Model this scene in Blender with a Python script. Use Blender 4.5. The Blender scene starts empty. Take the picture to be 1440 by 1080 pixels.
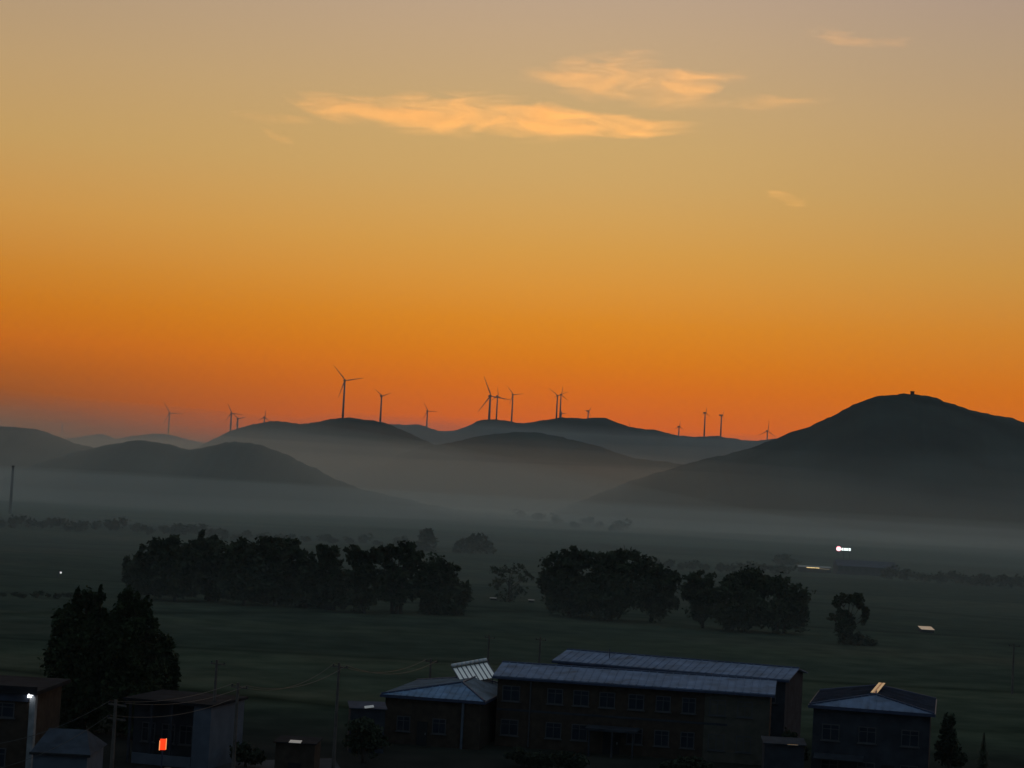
import bpy, bmesh, math, random
import numpy as np
from mathutils import Vector, Matrix

R = math.radians
S = bpy.context.scene
COL = S.collection
rnd = random.Random(7)

# ------------------------------------------------------------------ camera
H = 24.0                      # eye height above the valley floor
F = 2687.0                    # focal length in photo pixels (1440 wide)
ROLL = R(3.0)
PITCH = math.atan(150 / F)
c_f = Vector((0, math.cos(PITCH), math.sin(PITCH)))
c_u0 = Vector((0, -math.sin(PITCH), math.cos(PITCH)))
c_r0 = Vector((1, 0, 0))
c_r = c_r0 * math.cos(ROLL) + c_u0 * math.sin(ROLL)
c_u = -c_r0 * math.sin(ROLL) + c_u0 * math.cos(ROLL)
cam_d = bpy.data.cameras.new('camera')
cam = bpy.data.objects.new('camera', cam_d)
COL.objects.link(cam)
M3 = Matrix((c_r, c_u, -c_f)).transposed()
cam.matrix_world = Matrix.Translation((0, 0, H)) @ M3.to_4x4()
cam_d.sensor_width = 36.0
cam_d.lens = 36.0 * F / 1440.0
cam_d.clip_start = 0.5
cam_d.clip_end = 60000
S.camera = cam


def ray(px, py):
    return c_f + c_r * ((px - 720) / F) + c_u * ((540 - py) / F)


def at(px, py, Y):
    """World point on the sight line of photo pixel (px,py), Y metres ahead."""
    d = ray(px, py)
    return Vector((0, 0, H)) + d * (Y / d.y)


def gp(px, py, z=0.0):
    d = ray(px, py)
    return Vector((0, 0, H)) + d * ((z - H) / d.z)


# ------------------------------------------------------------------ light
S.view_settings.view_transform = 'Standard'
S.view_settings.look = 'None'
S.view_settings.exposure = 0.0
S.view_settings.gamma = 1.0
S.view_settings.use_curve_mapping = False
S.cycles.volume_bounces = 1
S.cycles.max_bounces = 8
S.cycles.use_denoising = True

SUN_EL = R(-3.0)
SUN_AZ = R(9.0)               # to the right of straight ahead
HAZE_D = 4.6e-5              # density of the air
HAZE_TOP = 212.0
HAZE_FAR = 6400.0
AIR = (0.085, 0.095, 0.10)   # what the air itself looks like, for the sky behind it


def lin(c):
    c = c / 255.0
    return c / 12.92 if c <= 0.04045 else ((c + 0.055) / 1.055) ** 2.4


def s(r, g, b):
    return (lin(r), lin(g), lin(b), 1.0)


def nn(nt, typ, **kw):
    n = nt.nodes.new(typ)
    for k, v in kw.items():
        setattr(n, k, v)
    return n


def math_n(nt, op, a, b=None, c=None, clamp=False):
    n = nt.nodes.new('ShaderNodeMath')
    n.operation = op
    n.use_clamp = clamp
    for i, v in enumerate((a, b, c)):
        if v is None:
            continue
        if isinstance(v, (int, float)):
            n.inputs[i].default_value = v
        else:
            nt.links.new(v, n.inputs[i])
    return n.outputs[0]


def ramp_n(nt, fac, stops, interp='LINEAR'):
    n = nt.nodes.new('ShaderNodeValToRGB')
    n.color_ramp.interpolation = interp
    el = n.color_ramp.elements
    while len(el) < len(stops):
        el.new(0.5)
    for e, (p, c) in zip(el, stops):
        e.position = p
    for e, (p, c) in zip(el, stops):
        e.color = c
    nt.links.new(fac, n.inputs[0])
    return n.outputs[0]


def mix_n(nt, fac, a, b, blend='MIX'):
    n = nt.nodes.new('ShaderNodeMix')
    n.data_type = 'RGBA'
    n.blend_type = blend
    for sock, v in ((n.inputs[0], fac), (n.inputs[6], a), (n.inputs[7], b)):
        if isinstance(v, (int, float)):
            sock.default_value = v
        elif isinstance(v, tuple):
            sock.default_value = v
        else:
            nt.links.new(v, sock)
    return n.outputs[2]


def build_world():
    w = bpy.data.worlds.new('World')
    S.world = w
    w.use_nodes = True
    nt = w.node_tree
    nt.nodes.clear()
    out = nn(nt, 'ShaderNodeOutputWorld')
    tc = nn(nt, 'ShaderNodeTexCoord')
    sep = nn(nt, 'ShaderNodeSeparateXYZ')
    nt.links.new(tc.outputs['Generated'], sep.inputs[0])
    x, y, z = sep.outputs
    elev = math_n(nt, 'MULTIPLY', math_n(nt, 'ARCSINE', z), 180 / math.pi)
    az = math_n(nt, 'MULTIPLY', math_n(nt, 'ARCTAN2', x, y), 180 / math.pi)
    # uneven air: slow bands that bend the gradient a little
    t = math_n(nt, 'SQRT', math_n(nt, 'DIVIDE', math_n(nt, 'MAXIMUM', elev, 0.0), 90.0))

    def comp(stops):
        out = []
        for e, c in stops:
            L = [lin(v) for v in c]
            er = R(max(e, 0.3))
            path = min(HAZE_FAR, (HAZE_TOP - H) / math.sin(er))
            T = math.exp(-HAZE_D * path)
            L = [max((l - a * (1 - T)) / T, 0.003) for l, a in zip(L, AIR)]
            out.append((math.sqrt(e / 90.0), (L[0], L[1], L[2], 1.0)))
        return out

    high = [(20, (160, 150, 142)), (35, (122, 130, 138)), (60, (106, 123, 136)), (90, (94, 113, 128))]
    mid = [(0.0, (186, 78, 26)), (1.5, (201, 87, 25)), (2.35, (204, 98, 24)), (3.2, (208, 108, 24)), (4.05, (212, 121, 27)),
           (5.1, (215, 134, 40)), (6.2, (215, 146, 59)), (7.25, (212, 154, 73)), (8.3, (209, 160, 88)),
           (9.4, (205, 164, 101)), (10.4, (203, 166, 108)), (11.5, (200, 166, 116)), (12.6, (196, 165, 124)),
           (13.6, (193, 164, 130)), (14.7, (188, 162, 136))] + high
    left = [(0.0, (98, 68, 48)), (1.1, (112, 72, 44)), (2.0, (140, 80, 40)), (2.8, (164, 90, 32)), (3.7, (192, 104, 26)),
            (4.7, (198, 117, 33)), (5.8, (200, 130, 48)), (7.5, (202, 147, 74)), (9.6, (195, 156, 96)),
            (11.8, (188, 156, 112)), (13.9, (178, 152, 122))] + high
    right = [(0.0, (188, 80, 30)), (1.5, (198, 93, 28)), (3.6, (204, 112, 34)), (5.3, (204, 130, 48)), (7.0, (199, 145, 70)), (9.1, (192, 153, 94)),
             (11.3, (187, 155, 112)), (13.4, (178, 153, 124)), (15.5, (171, 149, 134))] + high
    cm = ramp_n(nt, t, comp(mid))
    cl = ramp_n(nt, t, comp(left))
    cr = ramp_n(nt, t, comp(right))

    def sstep(v, a, b):
        n = nt.nodes.new('ShaderNodeMapRange')
        n.interpolation_type = 'SMOOTHSTEP'
        nt.links.new(v, n.inputs[0])
        n.inputs[1].default_value = a
        n.inputs[2].default_value = b
        return n.outputs[0]
    col = mix_n(nt, sstep(az, -18.5, 1.5), cl, cm)
    col = mix_n(nt, sstep(az, 2.0, 17.0), col, cr)
    # the dome behind the glow: the physical sky at dawn
    sky = nn(nt, 'ShaderNodeTexSky', sky_type='NISHITA', sun_disc=False)
    sky.sun_elevation = SUN_EL
    sky.sun_rotation = SUN_AZ
    sky.altitude = 1500
    sky.air_density = 1.0
    sky.dust_density = 2.0
    skyl = mix_n(nt, 1.0, sky.outputs[0], (0.10, 0.10, 0.10, 1), 'MULTIPLY')
    dusk = ramp_n(nt, t, [(0.0, s(70, 84, 94)), (0.35, s(84, 100, 112)), (0.6, s(95, 113, 127)), (1.0, s(94, 113, 128))])
    back = mix_n(nt, 1.0, dusk, skyl, 'ADD')
    cosd = math_n(nt, 'COSINE', math_n(nt, 'SUBTRACT', math_n(nt, 'ARCTAN2', x, y), SUN_AZ))
    f = sstep(cosd, -0.1, 0.86)
    col = mix_n(nt, f, back, col)
    bg = nn(nt, 'ShaderNodeBackground')
    nt.links.new(col, bg.inputs[0])
    bg.inputs[1].default_value = 1.0
    nt.links.new(bg.outputs[0], out.inputs[0])


build_world()
sun_d = bpy.data.lights.new('sun', 'SUN')
sun_d.energy = 3.4
sun_d.angle = R(0.5)
sun_d.color = (1.0, 0.43, 0.07)
sun = bpy.data.objects.new('sun', sun_d)
COL.objects.link(sun)
sd = Vector((math.sin(SUN_AZ) * math.cos(SUN_EL), math.cos(SUN_AZ) * math.cos(SUN_EL), math.sin(SUN_EL)))
sun.rotation_euler = sd.to_track_quat('Z', 'Y').to_euler()

# ------------------------------------------------------------------ materials
MATS = {}


def mat(name, col, rough=0.7, var=0.25, scale=3.0, metal=0.0, spec=0.3, col2=None, stretch=(1, 1, 1), bump=0.0, world=False, detail=5):
    if name in MATS:
        return MATS[name]
    m = bpy.data.materials.new(name)
    m.use_nodes = True
    nt = m.node_tree
    b = nt.nodes['Principled BSDF']
    tc = nn(nt, 'ShaderNodeTexCoord')
    mp = nn(nt, 'ShaderNodeMapping')
    mp.inputs['Scale'].default_value = stretch
    if world:
        g = nn(nt, 'ShaderNodeNewGeometry')
        nt.links.new(g.outputs['Position'], mp.inputs[0])
    else:
        nt.links.new(tc.outputs['Object'], mp.inputs[0])
    no = nn(nt, 'ShaderNodeTexNoise')
    no.inputs['Scale'].default_value = scale
    no.inputs['Detail'].default_value = detail
    nt.links.new(mp.outputs[0], no.inputs[0])
    c2 = col2 or tuple(v * (1 - var) for v in col[:3]) + (1,)
    c1 = tuple(min(v * (1 + var * 0.6), 1) for v in col[:3]) + (1,)
    cr = ramp_n(nt, no.outputs[0], [(0.32, c2), (0.68, c1)])
    nt.links.new(cr, b.inputs['Base Color'])
    if 'roof' in name:
        st = nn(nt, 'ShaderNodeTexNoise')
        st.inputs['Scale'].default_value = 0.55
        st.inputs['Detail'].default_value = 8
        st.inputs['Distortion'].default_value = .6
        nt.links.new(tc.outputs['Object'], st.inputs[0])
        stain = ramp_n(nt, st.outputs[0], [(0.40, (1, 1, 1, 1)), (0.62, (.78, .74, .70, 1)), (0.75, (.55, .47, .42, 1))])
        cr = mix_n(nt, 1.0, cr, stain, 'MULTIPLY')
        nt.links.new(cr, b.inputs['Base Color'])
    b.inputs['Roughness'].default_value = rough
    b.inputs['Metallic'].default_value = metal
    b.inputs['Specular IOR Level'].default_value = spec
    if bump:
        bp = nn(nt, 'ShaderNodeBump')
        bp.inputs['Strength'].default_value = bump
        bp.inputs['Distance'].default_value = 0.05
        nt.links.new(no.outputs[0], bp.inputs['Height'])
        nt.links.new(bp.outputs[0], b.inputs['Normal'])
    MATS[name] = m
    return m


def glow(name, col, strength):
    if name in MATS:
        return MATS[name]
    m = bpy.data.materials.new(name)
    m.use_nodes = True
    b = m.node_tree.nodes['Principled BSDF']
    b.inputs['Base Color'].default_value = tuple(v * 0.5 for v in col[:3]) + (1,)
    b.inputs['Emission Color'].default_value = col
    b.inputs['Emission Strength'].default_value = strength
    MATS[name] = m
    return m


def volume(name, col, dens, g=0.0):
    m = bpy.data.materials.new(name)
    m.use_nodes = True
    nt = m.node_tree
    nt.nodes.clear()
    out = nn(nt, 'ShaderNodeOutputMaterial')
    v = nn(nt, 'ShaderNodeVolumePrincipled')
    v.inputs['Color'].default_value = col
    v.inputs['Density'].default_value = dens
    v.inputs['Density Attribute'].default_value = ''
    v.inputs['Anisotropy'].default_value = g
    nt.links.new(v.outputs[0], out.inputs['Volume'])
    m.cycles.homogeneous_volume = True
    return m


# ------------------------------------------------------------------ mesh helpers
def obj(name, bm, m, parent=None, smooth=False):
    me = bpy.data.meshes.new(name)
    bmesh.ops.recalc_face_normals(bm, faces=bm.faces)
    bm.to_mesh(me)
    bm.free()
    if smooth:
        me.polygons.foreach_set('use_smooth', [True] * len(me.polygons))
    me.materials.append(m)
    o = bpy.data.objects.new(name, me)
    COL.objects.link(o)
    o.parent = parent
    return o


def raw(name, verts, faces, m, parent=None, smooth=False):
    me = bpy.data.meshes.new(name)
    me.from_pydata(verts, [], faces)
    if smooth:
        me.polygons.foreach_set('use_smooth', [True] * len(me.polygons))
    me.update()
    me.materials.append(m)
    o = bpy.data.objects.new(name, me)
    COL.objects.link(o)
    o.parent = parent
    return o


def tag(o, label=None, cat=None, group=None, kind=None):
    if label:
        o['label'] = label
    if cat:
        o['category'] = cat
    if group:
        o['group'] = group
    if kind:
        o['kind'] = kind
    return o


def thing(name, label, cat, loc=(0, 0, 0), rz=0.0, group=None):
    o = bpy.data.objects.new(name, None)
    o.empty_display_size = 0.2
    COL.objects.link(o)
    o.location = loc
    o.rotation_euler = (0, 0, rz)
    return tag(o, label, cat, group)


def copy_tree(o, parent=None):
    c = o.copy()
    COL.objects.link(c)
    c.parent = parent
    for ch in list(o.children):
        copy_tree(ch, c)
    return c


def box(bm, x0, x1, y0, y1, z0, z1):
    v = [bm.verts.new(p) for p in ((x0, y0, z0), (x1, y0, z0), (x1, y1, z0), (x0, y1, z0),
                                   (x0, y0, z1), (x1, y0, z1), (x1, y1, z1), (x0, y1, z1))]
    for f in ((0, 1, 2, 3), (4, 5, 6, 7), (0, 1, 5, 4), (1, 2, 6, 5), (2, 3, 7, 6), (3, 0, 4, 7)):
        bm.faces.new([v[i] for i in f])
    return bm


def poly_prism(bm, pts, d):
    """pts: coplanar polygon (3-D), extruded by vector d."""
    d = Vector(d)
    a = [bm.verts.new(Vector(p)) for p in pts]
    b = [bm.verts.new(Vector(p) + d) for p in pts]
    bm.faces.new(a)
    bm.faces.new(b[::-1])
    n = len(pts)
    for i in range(n):
        bm.faces.new([a[i], a[(i + 1) % n], b[(i + 1) % n], b[i]])
    return bm


def tube(bm, pts, radii, seg=8, cap=True):
    pts = [Vector(p) for p in pts]
    rings = []
    for i, p in enumerate(pts):
        if i == 0:
            d = pts[1] - p
        elif i == len(pts) - 1:
            d = p - pts[i - 1]
        else:
            d = pts[i + 1] - pts[i - 1]
        d.normalize()
        a = Vector((1, 0, 0)) if abs(d.x) < 0.9 else Vector((0, 1, 0))
        u = d.cross(a).normalized()
        w = d.cross(u)
        r = radii[i] if isinstance(radii, (list, tuple)) else radii
        rings.append([bm.verts.new(p + (u * math.cos(t) + w * math.sin(t)) * r)
                      for t in [2 * math.pi * k / seg for k in range(seg)]])
    for a, b in zip(rings[:-1], rings[1:]):
        for k in range(seg):
            bm.faces.new([a[k], a[(k + 1) % seg], b[(k + 1) % seg], b[k]])
    if cap:
        bm.faces.new(rings[0][::-1])
        bm.faces.new(rings[-1])
    return bm


def BM():
    return bmesh.new()


# ------------------------------------------------------------------ ground
def ground_mat():
    m = bpy.data.materials.new('meadow')
    m.use_nodes = True
    nt = m.node_tree
    b = nt.nodes['Principled BSDF']
    g = nn(nt, 'ShaderNodeNewGeometry')

    def noise(scale, stretch, detail=6, dist=0.0):
        mp = nn(nt, 'ShaderNodeMapping')
        mp.inputs['Scale'].default_value = stretch
        nt.links.new(g.outputs['Position'], mp.inputs[0])
        n = nn(nt, 'ShaderNodeTexNoise')
        n.inputs['Scale'].default_value = scale
        n.inputs['Detail'].default_value = detail
        n.inputs['Distortion'].default_value = dist
        nt.links.new(mp.outputs[0], n.inputs[0])
        return n.outputs[0]
    big = noise(0.011, (1.0, 1.6, 1), 4, 0.3)
    strips = noise(0.010, (0.35, 3.0, 1), 3, 0.2)
    fine = noise(0.16, (1, 1, 1), 8)
    c = ramp_n(nt, big, [(0.35, (0.036, 0.048, 0.034, 1)), (0.5, (0.046, 0.060, 0.042, 1)), (0.66, (0.060, 0.064, 0.044, 1))])
    c2 = ramp_n(nt, strips, [(0.36, (0.70, 0.74, 0.76, 1)), (0.5, (1, 1, 1, 1)), (0.64, (1.25, 1.18, 1.10, 1))])
    c = mix_n(nt, 0.85, c, c2, 'MULTIPLY')
    c3 = ramp_n(nt, fine, [(0.3, (0.55, 0.6, 0.55, 1)), (0.7, (1.4, 1.35, 1.3, 1))])
    c = mix_n(nt, 0.8, c, c3, 'MULTIPLY')
    # parcels of land with slightly different crops, and dark ditches between them
    mp = nn(nt, 'ShaderNodeMapping')
    mp.inputs['Rotation'].default_value = (0, 0, R(14))
    mp.inputs['Scale'].default_value = (0.0042, 0.0105, 1)
    nt.links.new(g.outputs['Position'], mp.inputs[0])
    vo = nn(nt, 'ShaderNodeTexVoronoi', voronoi_dimensions='2D')
    vo.inputs['Scale'].default_value = 1.0
    vo.inputs['Randomness'].default_value = .8
    nt.links.new(mp.outputs[0], vo.inputs[0])
    bw = nn(nt, 'ShaderNodeSeparateColor')
    nt.links.new(vo.outputs['Color'], bw.inputs[0])
    par = ramp_n(nt, bw.outputs[0], [(0.0, (0.80, 0.82, 0.83, 1)), (0.5, (0.96, 0.96, 0.98, 1)), (1.0, (1.14, 1.10, 1.08, 1))])
    c = mix_n(nt, 1.0, c, par, 'MULTIPLY')
    ve = nn(nt, 'ShaderNodeTexVoronoi', voronoi_dimensions='2D', feature='DISTANCE_TO_EDGE')
    ve.inputs['Scale'].default_value = 1.0
    ve.inputs['Randomness'].default_value = .8
    nt.links.new(mp.outputs[0], ve.inputs[0])
    ditch = ramp_n(nt, ve.outputs['Distance'], [(0.0, (0.45, 0.48, 0.45, 1)), (0.035, (1, 1, 1, 1))])
    c = mix_n(nt, 1.0, c, ditch, 'MULTIPLY')
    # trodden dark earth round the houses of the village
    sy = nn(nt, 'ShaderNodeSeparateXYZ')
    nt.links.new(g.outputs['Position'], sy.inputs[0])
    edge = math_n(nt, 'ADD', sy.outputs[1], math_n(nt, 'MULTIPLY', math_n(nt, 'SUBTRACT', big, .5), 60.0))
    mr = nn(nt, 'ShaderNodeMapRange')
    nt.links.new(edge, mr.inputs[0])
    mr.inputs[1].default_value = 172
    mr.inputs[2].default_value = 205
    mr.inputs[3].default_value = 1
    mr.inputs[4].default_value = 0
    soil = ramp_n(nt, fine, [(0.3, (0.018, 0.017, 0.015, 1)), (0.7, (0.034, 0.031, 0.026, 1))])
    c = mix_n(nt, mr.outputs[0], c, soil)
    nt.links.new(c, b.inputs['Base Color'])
    b.inputs['Roughness'].default_value = 1.0
    b.inputs['Specular IOR Level'].default_value = 0.0
    return m


gm = ground_mat()
bm = BM()
# a gently rolling sheet: fine near the village, coarse to the horizon
xs = [-9000, -6000, -3000] + list(np.linspace(-1200, 1200, 41)) + [3000, 6000, 9000]
ys = [-1000, -300] + list(np.linspace(0, 120, 4)) + list(np.linspace(150, 3000, 90)) + [4000, 5000, 6000, HAZE_FAR]


def gz(x, y):
    k = min(max((y - 230) / 250.0, 0), 1)
    return k * (0.5 * math.sin(x * 0.013 + y * 0.021) + 0.4 * math.sin(x * 0.031 - y * 0.017 + 1.3)) - 0.3 * k


grid = [[bm.verts.new((x, y, gz(x, y) if abs(x) < 1300 and y < 3100 else 0)) for x in xs] for y in ys]
for j in range(len(ys) - 1):
    for i in range(len(xs) - 1):
        bm.faces.new([grid[j][i], grid[j][i + 1], grid[j + 1][i + 1], grid[j + 1][i]])
ground = obj('ground', bm, gm, smooth=True)
tag(ground, 'dark green valley floor of meadows and fields', 'ground', kind='structure')

# ------------------------------------------------------------------ hills
hill_m = mat('hill_grass', (0.050, 0.058, 0.048, 1), 1.0, 0.35, 0.012, spec=0.0, world=True, stretch=(1, 1, 1.5), detail=9)


def interp(pts, n):
    """Smooth (monotone-ish Catmull-Rom) resampling of a pixel profile."""
    xs_ = np.array([p[0] for p in pts], float)
    ys_ = np.array([p[1] for p in pts], float)
    m = np.gradient(ys_, xs_)
    out = []
    for x in np.linspace(xs_[0], xs_[-1], n):
        i = min(max(np.searchsorted(xs_, x) - 1, 0), len(xs_) - 2)
        h = xs_[i + 1] - xs_[i]
        t = (x - xs_[i]) / h
        y = ((2 * t ** 3 - 3 * t ** 2 + 1) * ys_[i] + (t ** 3 - 2 * t ** 2 + t) * h * m[i]
             + (-2 * t ** 3 + 3 * t ** 2) * ys_[i + 1] + (t ** 3 - t ** 2) * h * m[i + 1])
        out.append((x, y))
    return out


HILLS = {}


def hill(name, label, pts, Y, front, back, seed, rough=1.0, n=160):
    rg = np.random.RandomState(seed)
    prof = interp(pts, n)
    ridge = [at(px, py, Y) for px, py in prof]
    # small natural unevenness along the ridge, in metres
    ph = rg.rand(8) * 6.28
    m_, t_ = 34, []
    for k in range(m_ + 1):
        t_.append(-1 + 2 * k / m_)
    verts, faces = [], []
    for i, p in enumerate(ridge):
        x = p.x
        hgt = max(p.z, 0.3)
        a = i / (n - 1)
        wob = 60 * math.sin(a * 5 + ph[0]) + 25 * math.sin(a * 13 + ph[1])
        jit = rough * (0.9 * math.sin(x * 0.061 + ph[6]) * math.sin(x * .013 + ph[7]) + 0.35 * math.sin(x * 0.21 + ph[2]) + 0.3 * math.sin(x * 0.47 + ph[3]) + 0.25 * rg.randn())
        for t in t_:
            run = front if t < 0 else back
            q = abs(t)
            fall = (math.cos(math.pi * q) * 0.5 + 0.5) ** 1.15
            # gullies and spurs running down the flanks
            gul = 1 + 0.10 * math.sin(x * 0.021 + 3 * t + ph[4]) * math.sin(math.pi * q) + 0.05 * math.sin(x * 0.057 - 4 * t + ph[5]) * math.sin(math.pi * q)
            corr = 1 - 0.25 * (run / Y) ** 2 if t < 0 else 1
            z = hgt * corr * fall * gul + jit * fall - 3 * q ** 3
            yy = Y + t * run + wob * q * q
            # keep the ridge on its line: widen x with distance along the sight line
            verts.append((x * (1 + 0.6 * t * run / Y), yy, z))
    w = m_ + 1
    for i in range(n - 1):
        for k in range(m_):
            faces.append((i * w + k, (i + 1) * w + k, (i + 1) * w + k + 1, i * w + k + 1))
    o = raw(name, verts, faces, hill_m, smooth=True)
    tag(o, label, 'hill', kind='structure')
    HILLS[label] = o
    return o


hill('hill', 'misty rounded hill filling the left edge of the valley',
     [(-420, 640), (-250, 612), (-120, 600), (0, 600), (40, 602), (70, 611), (100, 622), (130, 629), (165, 640), (210, 665), (250, 700), (290, 720)], 2150, 700, 700, 1)
hill('hill', 'low double hump running down into the mist at left',
     [(40, 660), (90, 640), (130, 629), (165, 623), (205, 621), (240, 627), (272, 632), (300, 626), (330, 621), (360, 624), (390, 634), (430, 654), (470, 672),
      (520, 690), (570, 703), (630, 716), (700, 727)], 1900, 560, 520, 2)
hill('hill', 'dark ridge carrying the tallest wind turbine',
     [(180, 690), (230, 655), (270, 634), (300, 618), (340, 602), (370, 594), (390, 592), (420, 596), (440, 594), (460, 590), (480, 588), (510, 590), (535, 594),
      (560, 603), (590, 616), (625, 632), (680, 655), (740, 690)], 2900, 560, 500, 3)
hill('hill', 'low dark spur in front of the middle ridge',
     [(420, 690), (480, 665), (540, 645), (600, 630), (650, 618), (700, 610), (740, 608), (790, 614), (830, 625), (870, 638), (910, 647), (950, 652), (1010, 660), (1080, 680), (1150, 710)],
     2650, 520, 420, 4)
hill('hill', 'paler middle ridge with a row of wind turbines',
     [(430, 660), (490, 612), (535, 597), (570, 597), (592, 598), (608, 604), (625, 606), (642, 604), (680, 593), (705, 591), (735, 595), (760, 591), (790, 588), (820, 588), (848, 588), (861, 593),
      (885, 600), (912, 605), (950, 611), (980, 615), (1010, 613), (1030, 616), (1055, 620), (1080, 618), (1110, 618), (1170, 625), (1300, 660)], 3600, 620, 500, 5)
hill('hill', 'big dark hill at right with a hut on its top',
     [(780, 718), (830, 699), (880, 680), (930, 662), (990, 646), (1020, 640), (1060, 628), (1100, 614), (1140, 598), (1180, 580), (1215, 564), (1245, 556), (1283, 553), (1310, 558), (1340, 569), (1380, 580),
      (1425, 589), (1440, 594), (1500, 612), (1600, 640), (1750, 690), (1900, 740)], 2100, 560, 700, 6, n=220)
hill('hill', 'faint far hills between the left slopes',
     [(-60, 650), (20, 630), (70, 620), (100, 616), (130, 613), (147, 612), (165, 617), (190, 613), (215, 610), (243, 612), (268, 619), (290, 624), (330, 632), (420, 660)], 5200, 900, 800, 7)

# ------------------------------------------------------------------ air and mist
bm = BM()
box(bm, -9100, 9100, -1100, HAZE_FAR + 120, -1.6, HAZE_TOP)
hz = obj('haze', bm, volume('haze_air', (0.80, 0.90, 0.95, 1), HAZE_D, 0.0))
tag(hz, 'thin dawn haze filling the whole valley', 'haze', kind='stuff')


def mist_bank(name, label, x0, x1, y0, y1, height, dens, col, g, nx=48, ny=36):
    """A closed body of ground mist; height(x, y) gives its uneven top."""
    bm = BM()
    up, lo = [], []
    for j in range(ny + 1):
        ru, rl = [], []
        for i in range(nx + 1):
            x = x0 + (x1 - x0) * i / nx
            y = y0 + (y1 - y0) * j / ny
            ru.append(bm.verts.new((x, y, max(height(x, y), 0.9))))
            rl.append(bm.verts.new((x, y, -1.3)))
        up.append(ru)
        lo.append(rl)
    for j in range(ny):
        for i in range(nx):
            bm.faces.new([up[j][i], up[j][i + 1], up[j + 1][i + 1], up[j + 1][i]])
            bm.faces.new([lo[j][i], lo[j + 1][i], lo[j + 1][i + 1], lo[j][i + 1]])
    for i in range(nx):
        bm.faces.new([lo[0][i], lo[0][i + 1], up[0][i + 1], up[0][i]])
        bm.faces.new([lo[ny][i + 1], lo[ny][i], up[ny][i], up[ny][i + 1]])
    for j in range(ny):
        bm.faces.new([lo[j + 1][0], lo[j][0], up[j][0], up[j + 1][0]])
        bm.faces.new([lo[j][nx], lo[j + 1][nx], up[j + 1][nx], up[j][nx]])
    o = obj(name, bm, volume(name + '_vapour', col, dens, g))
    return tag(o, label, 'mist', kind='stuff')


def ss(v, a, b):
    t = min(max((v - a) / (b - a), 0), 1)
    return t * t * (3 - 2 * t)


def wav(x, y, q):
    return (math.sin(x * 0.0041 + q) * 0.6 + math.sin(x * 0.011 + y * 0.004 + 2.1 * q) * 0.4 + 0.3 * math.sin(y * 0.009 + 3.3 * q))


for k_, (lab_, h_, d_) in enumerate((('shallow ground mist lying over the fields around the trees', 8, 2.6e-4),
                                     ('thin ground mist as high as the treetops over the fields', 20, 2.7e-4),
                                     ('faint loose mist above the treetops over the fields', 58, 1.25e-4))):
    mist_bank('ground_mist', lab_, -2600, 2600, 215, 2400,
              lambda x, y: 1 + (h_ + .10 * h_ * wav(x, y, 1 + 2 * k_)) * ss(y, 200, 330 + 5 * h_) * (1 - ss(y, 1250, 2300)), d_, (0.84, 0.93, 0.87, 1), 0.0)


def bank_top(x, y):
    return (60 - 26 * ss(x, 250, 800) + 12 * ss(-x, 150, 600)) * ss(y, 1200, 1900)


for k_, (lab_, f_, d_) in enumerate((('low pale bank of mist lying in front of the ridges', .85, 2.6e-4),
                                     ('pale bank of mist reaching up the feet of the ridges', 1.08, 3.2e-4),
                                     ('loose upper mist above the pale bank before the ridges', 1.4, 1.5e-4))):
    mist_bank('valley_mist', lab_, -2600, 2600, 1200, 3400, lambda x, y: 1 + f_ * bank_top(x, y) + f_ * 5 * wav(x, y, 2 + k_) * ss(y, 1200, 1900), d_, (1.0, 0.91, 0.76, 1), 0.58)
mist_bank('valley_mist', 'higher thin veil of mist hanging before the left hills', -2600, 700, 750, 3200,
          lambda x, y: 1 + 80 * ss(-x, -450, 300) * ss(y, 750, 1700) + 4 * wav(x, y, 3), 2.2e-4, (0.84, 0.95, 0.90, 1), 0.0)
mist_bank('valley_mist', 'thin veil of mist between the dark spur and the pale middle ridge', -700, 1500, 3000, 3560,
          lambda x, y: 1 + 135 * ss(x, -680, -250) * ss(1500 - x, 0, 500) + 4 * wav(x, y, 4), 7.0e-4, (0.92, 0.95, 0.90, 1), 0.0)

# ------------------------------------------------------------------ wind turbines
turb_m = mat('turbine_backlit_paint', (0.24, 0.22, 0.21, 1), 0.5, 0.08, 0.4)  # white paint darkened: the backlit shade is put into its colour


def blade_bm(Lb):
    bm = BM()
    secs = [(0.0, 0.9, 0.9, 0), (0.06, 1.0, 0.8, 0.1), (0.18, 1.9, 0.55, 0.25), (0.45, 1.3, 0.35, 0.12), (0.75, 0.85, 0.22, 0.05), (0.95, 0.5, 0.12, 0), (1.0, 0.12, 0.05, 0)]
    rings = []
    sc = max(Lb / 33.0, 0.7) * 1.02
    for f, ch, th, off in secs:
        z = f * Lb
        ring = []
        for k in range(8):
            a = 2 * math.pi * k / 8
            ring.append(bm.verts.new(((math.cos(a) * ch * 0.5 + off * ch) * sc, math.sin(a) * th * 0.5 * sc, z)))
        rings.append(ring)
    for a, b in zip(rings[:-1], rings[1:]):
        for k in range(8):
            bm.faces.new([a[k], a[(k + 1) % 8], b[(k + 1) % 8], b[k]])
    bm.faces.new(rings[0][::-1])
    bm.faces.new(rings[-1])
    return bm


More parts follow.
